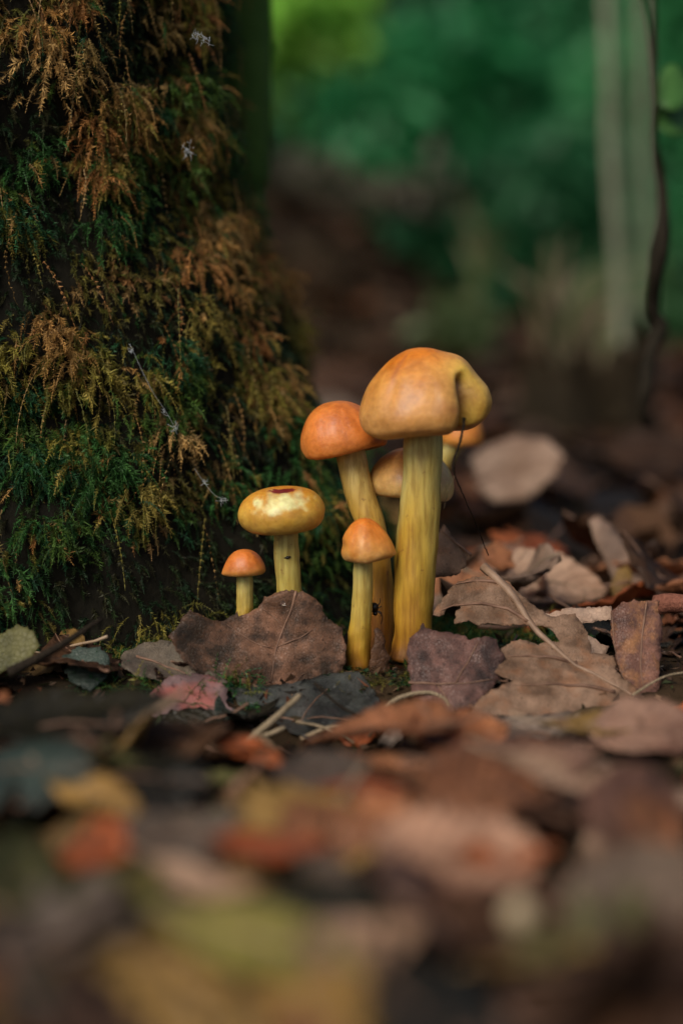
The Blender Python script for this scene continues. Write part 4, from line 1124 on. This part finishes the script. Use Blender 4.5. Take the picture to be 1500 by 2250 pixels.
def leaf_cloud(center, rad, n, size, seed, squash=1.0):
    """leaf blades spread unevenly through a crown volume"""
    r = np.random.default_rng(seed)
    k = max(6, n // 40)
    cl = r.normal(0, 1, (k, 3)); cl /= np.linalg.norm(cl, axis=1)[:, None]; cl *= r.uniform(0.25, 1.0, (k, 1)) ** 0.6
    pos = cl[r.integers(0, k, n)] + r.normal(0, 0.20, (n, 3))
    pos = pos * np.asarray(rad) + np.asarray(center)
    d = r.normal(0, 1, (n, 3)); d[:, 2] -= 0.4; d /= np.linalg.norm(d, axis=1)[:, None]
    s = np.cross(d, r.normal(0, 1, (n, 3))); s /= np.linalg.norm(s, axis=1)[:, None]
    nn = np.cross(d, s)
    L = r.uniform(0.6, 1.3, (n, 1)) * size
    a = pos; b = pos + d * L * .45 + s * L * .26 + nn * L * .06; c = pos + d * L; e = pos + d * L * .45 - s * L * .26 + nn * L * .06; m = pos + d * L * .5
    V = np.stack([a, b, m, e, c], 1).reshape(-1, 3)
    F = []
    for i in range(n):
        q = i * 5
        F += [(q, q + 1, q + 2), (q, q + 2, q + 3), (q + 1, q + 4, q + 2), (q + 2, q + 4, q + 3)]
    return V, F

def shrub(label, px, py, Y, rx, rz, n, size, mat, seed, name='shrub', cat='shrub', ry=None):
    c = P(px, py, Y)
    g = height(c[0], Y)
    o = empty(name, (c[0], Y, g), label, cat, 'leafy undergrowth behind the clearing')
    V, F = leaf_cloud(c, (rx, ry or rx * 0.8, rz), n, size, seed)
    V[:, 2] = np.maximum(V[:, 2], g + 0.3)
    part('crown', V, F, mat, o, smooth=False)['kind'] = 'stuff'
    r = random.Random(seed)
    for k in range(4):
        top_ = c + (r.uniform(-.5, .5) * rx, r.uniform(-.4, .4) * rx, r.uniform(-.2, .5) * rz)
        v, f, _ = tube(spline([(c[0] + r.uniform(-2, 2), Y + r.uniform(-2, 2), g - 0.5), (np.array([c[0], Y, g]) + top_) / 2 + (r.uniform(-2, 2), 0, 0), top_], 10), np.linspace(0.7, 0.25, 10), 6)
        part('stem', v, f, M_GREENBARK, o)
    return o

shrub('bright yellow-green bush beside the upper trunk', 590, 15, 240, 14, 8.5, 2600, 6, mat_foliage('lime_leaf', (0.26, 0.60, 0.06), (0.46, 0.85, 0.16)), 31)
shrub('dark bush added on the earth bank behind the trunk, shade in its leaf colour', 745, 470, 165, 13, 8, 700, 3.5, mat_foliage('shade_bush_leaf', (0.045, 0.042, 0.025), (0.13, 0.12, 0.075)), 41)  # added to soften the bank; dark leaf colour stands for shade there
shrub('wide emerald bush in the middle distance', 960, 240, 330, 30, 20, 1600, 8, mat_foliage('emerald_leaf', (0.02, 0.17, 0.055), (0.05, 0.34, 0.12)), 32)
shrub('dark green bush low in the middle distance', 1150, 500, 270, 21, 15, 1400, 6, mat_foliage('dark_green_leaf', (0.010, 0.08, 0.028), (0.03, 0.17, 0.06)), 33)
shrub('tall emerald bush behind the vine', 1490, 300, 290, 18, 40, 1800, 7, mat_foliage('rich_green_leaf', (0.03, 0.18, 0.06), (0.07, 0.36, 0.13)), 34)
shrub('very dark green bush high between the bright and emerald bushes', 880, 20, 400, 24, 16, 1200, 7, mat_foliage('blackish_green_leaf', (0.006, 0.03, 0.012), (0.02, 0.075, 0.03)), 35)  # leaves in the darkest green of the bushes
shrub('low olive seedling bush right behind the tallest cap', 1030, 730, 120, 4.5, 4, 260, 2.6, mat_foliage('olive_bush_leaf', (0.06, 0.10, 0.03), (0.14, 0.20, 0.07)), 36)
shrub('broad green bush at the back above the saplings', 1220, 90, 450, 40, 24, 1800, 9, mat_foliage('back_green_leaf', (0.018, 0.12, 0.045), (0.045, 0.25, 0.09)), 37)
shrub('dull green bush standing behind the trunk edge', 680, 260, 370, 26, 20, 1300, 8, mat_foliage('dull_green_leaf', (0.015, 0.05, 0.022), (0.04, 0.11, 0.05)), 38)
shrub('bluish-green bush at the far back', 1000, -60, 560, 70, 30, 2200, 11, mat_foliage('bluish_leaf', (0.015, 0.07, 0.035), (0.04, 0.15, 0.08)), 39)
shrub('small green bush at the foot of the saplings', 1420, 640, 150, 7, 7, 420, 3.2, mat_foliage('mid_green_leaf', (0.025, 0.09, 0.03), (0.06, 0.18, 0.06)), 40)

for (X_, Y_, rx_, z_, k_, lab) in [(-95, 260, 34, 30, 42, 'leafy green bush standing beyond the mossy trunk'), (120, 300, 38, 34, 43, 'leafy green bush standing beyond the saplings'), (-40, 420, 42, 40, 44, 'tall green bush deep in the wood'), (170, 480, 50, 45, 45, 'broad dark bush deep in the wood')]:
    o_ = empty('shrub', (X_, Y_, height(X_, Y_)), lab, 'shrub', 'leafy undergrowth behind the clearing')
    V_, F_ = leaf_cloud((X_, Y_, height(X_, Y_) + z_ * .8), (rx_, rx_ * .8, z_ * .8), 1500, 8, k_)
    part('crown', V_, F_, M_LEAFG, o_, smooth=False)['kind'] = 'stuff'
    for j_ in (-1, 0, 1):
        v, f, _ = tube(spline([(X_ + 3 * j_, Y_, height(X_, Y_) - 1), (X_ + 8 * j_, Y_ + 2, height(X_, Y_) + z_ * .5), (X_ + 14 * j_, Y_, height(X_, Y_) + z_)], 10), np.linspace(0.9, 0.3, 10), 6)
        part('stem', v, f, M_GREENBARK, o_)
tree_stem('pale sapling stem with smooth grey-green bark', 1368, 1332, -40, 78, 0.42, 0.36, M_PALE)
tree_stem('broader pale sapling stem beside the dark vine', 1422, 1408, -40, 95, 0.5, 0.42, M_GREYG)
tree_stem('slim green stem rising close behind the mossy trunk', 545, 532, -60, 16, 1.0, 0.9, M_GREENBARK, name='sapling')
#tree_stem('dark slender stem far back among the bushes', 1010, 1040, -40, 210, 1.2, 0.8, M_TWIG_DARK)

vine = empty('vine', P(1412, 925, 13), 'dark wavy vine hanging before the pale sapling stems', 'vine')
vl = [(1436, -120), (1436, 60), (1438, 200), (1436, 300), (1447, 370), (1456, 440), (1452, 520), (1440, 590), (1432, 650), (1436, 690), (1452, 716), (1440, 745), (1424, 790), (1418, 850), (1412, 900), (1420, 935)]
c = spline([P(x, y, 13 + 0.4 * math.sin(y * .02)) for x, y in vl], 80)
rr = np.interp(np.linspace(0, 1, 80), [0, 0.2, 0.3, 0.45, 0.62, 0.68, 0.74, 0.9, 1], [0.07, 0.09, 0.16, 0.27, 0.21, 0.27, 0.25, 0.23, 0.12])
v, f, _ = tube(c, rr, 10, wob=0.35, seed=4.0); part('stem', v, f, mat_bark('vine_bark', (0.008, 0.007, 0.005), (0.035, 0.028, 0.018), 120, 0.4), vine)
v, f, _ = tube(spline([P(1395, -100, 18), P(1425, 80, 16), P(1438, 260, 13)], 14), 0.06, 6); part('side_shoot', v, f, M_TWIG_DARK, vine)
LM = mat_foliage('vine_leaf', (0.05, 0.16, 0.03), (0.12, 0.30, 0.07))
for (x0, y0, x1, y1, w, yy) in [(1437, 215, 1520, 205, 0.95, 14), (1437, 270, 1530, 268, 0.9, 14.5), (1437, 230, 1480, 160, 0.5, 15)]:
    a, b = P(x0, y0, 13.2), P(x1, y1, yy)
    V_, F_ = [], []
    for i in range(13):
        u = i / 12; ctr = a + (b - a) * u + (0, 0, 0.25 * math.sin(u * 3.1))
        wd = w * math.sin(math.pi * u) ** 0.7 + 0.01
        for j in range(5): V_.append(ctr + np.array([0, 0.5, 0.8]) * wd * (j - 2) / 2 + (0, -0.15 * abs(j - 2) / 2 * wd, 0))
    F_ = [(i * 5 + j, (i + 1) * 5 + j, (i + 1) * 5 + j + 1, i * 5 + j + 1) for i in range(12) for j in range(4)]
    V_, F_ = thicken(V_, F_, 0.02); part('leaf', V_, F_, LM, vine)

# rotten stump
st_c = P(1285, 950, 62); st_c[2] = height(st_c[0], 62)
stump = empty('tree_stump', st_c, 'dark rotten stump standing behind the pale leaf', 'stump')
V_, F_ = [], []
for j in range(16):
    t = j / 15
    for k in range(40):
        th = 2 * math.pi * k / 40
        r = (4.3 - 1.1 * t ** 0.6 + 1.4 * (1 - t) ** 4) * (1 + 0.45 * fbm(math.cos(th) * 2, math.sin(th) * 2, t * .8, 3))
        V_.append(st_c + (r * math.cos(th), r * math.sin(th), -0.5 + t * (5.2 + 4.5 * fbm(math.cos(th) * 1.9 + 4, math.sin(th) * 1.9, 0, 4))))
F_ = [(j * 40 + k, j * 40 + (k + 1) % 40, (j + 1) * 40 + (k + 1) % 40, (j + 1) * 40 + k) for j in range(15) for k in range(40)]
part('wood', V_, F_, mat_bark('rotten_wood', (0.012, 0.009, 0.005), (0.055, 0.04, 0.022), 40, 0.3), stump)
V_ = [st_c + (3.0 * math.cos(2 * math.pi * k / 40), 3.0 * math.sin(2 * math.pi * k / 40), 3.2 + 0.5 * math.sin(k)) for k in range(40)] + [st_c + (0, 0, 2.8)]
part('broken_top', V_, [(k, (k + 1) % 40, 40) for k in range(40)], M_TWIG_DARK, stump)

def tuft(label, px, py, Y, n, L, w, mats, spread, seed):
    r = random.Random(seed)
    b = P(px, py, Y); b[2] = height(b[0], Y)
    o = empty('grass_tuft', b, label, 'grass tuft', 'grass tufts behind the clearing')
    for k in range(n):
        a = r.uniform(0, 6.28); s = r.uniform(0.1, 1) * spread; l = L * r.uniform(0.6, 1.1)
        pts = spline([b + (r.uniform(-.6, .6), r.uniform(-.6, .6), -0.3), b + (math.cos(a) * s * l * .3, math.sin(a) * s * l * .3, l * .6), b + (math.cos(a) * s * l, math.sin(a) * s * l, l * (1 - 0.35 * s))], 10)
        v, f, _ = tube(pts, [w * (0.6 + 0.5 * math.sin(3 * t)) * (1 - t * .9) + 0.01 for t in np.linspace(0, 1, 10)], 6, flat=0.25)
        part('blade', v, f, mats[k % len(mats)], o)
M_STRAW = mat_plain('straw_blade', (0.20, 0.16, 0.09), (0.40, 0.33, 0.20), 60, 0.6, 0.3)
M_GRASS = mat_plain('green_blade', (0.06, 0.11, 0.03), (0.14, 0.22, 0.07), 60, 0.5, 0.3)
tuft('dry straw-coloured grass tuft fanning out above the stump', 1215, 800, 84, 24, 13, 0.6, [M_STRAW, M_STRAW, M_GRASS], 0.75, 3)
tuft('green grass tuft beside the saplings', 1330, 800, 96, 14, 12, 0.4, [M_GRASS, M_GRASS, M_STRAW], 0.5, 4)
tuft('short grass tuft behind the low olive bush', 1050, 790, 150, 14, 14, 0.6, [M_GRASS, M_STRAW], 0.5, 6)
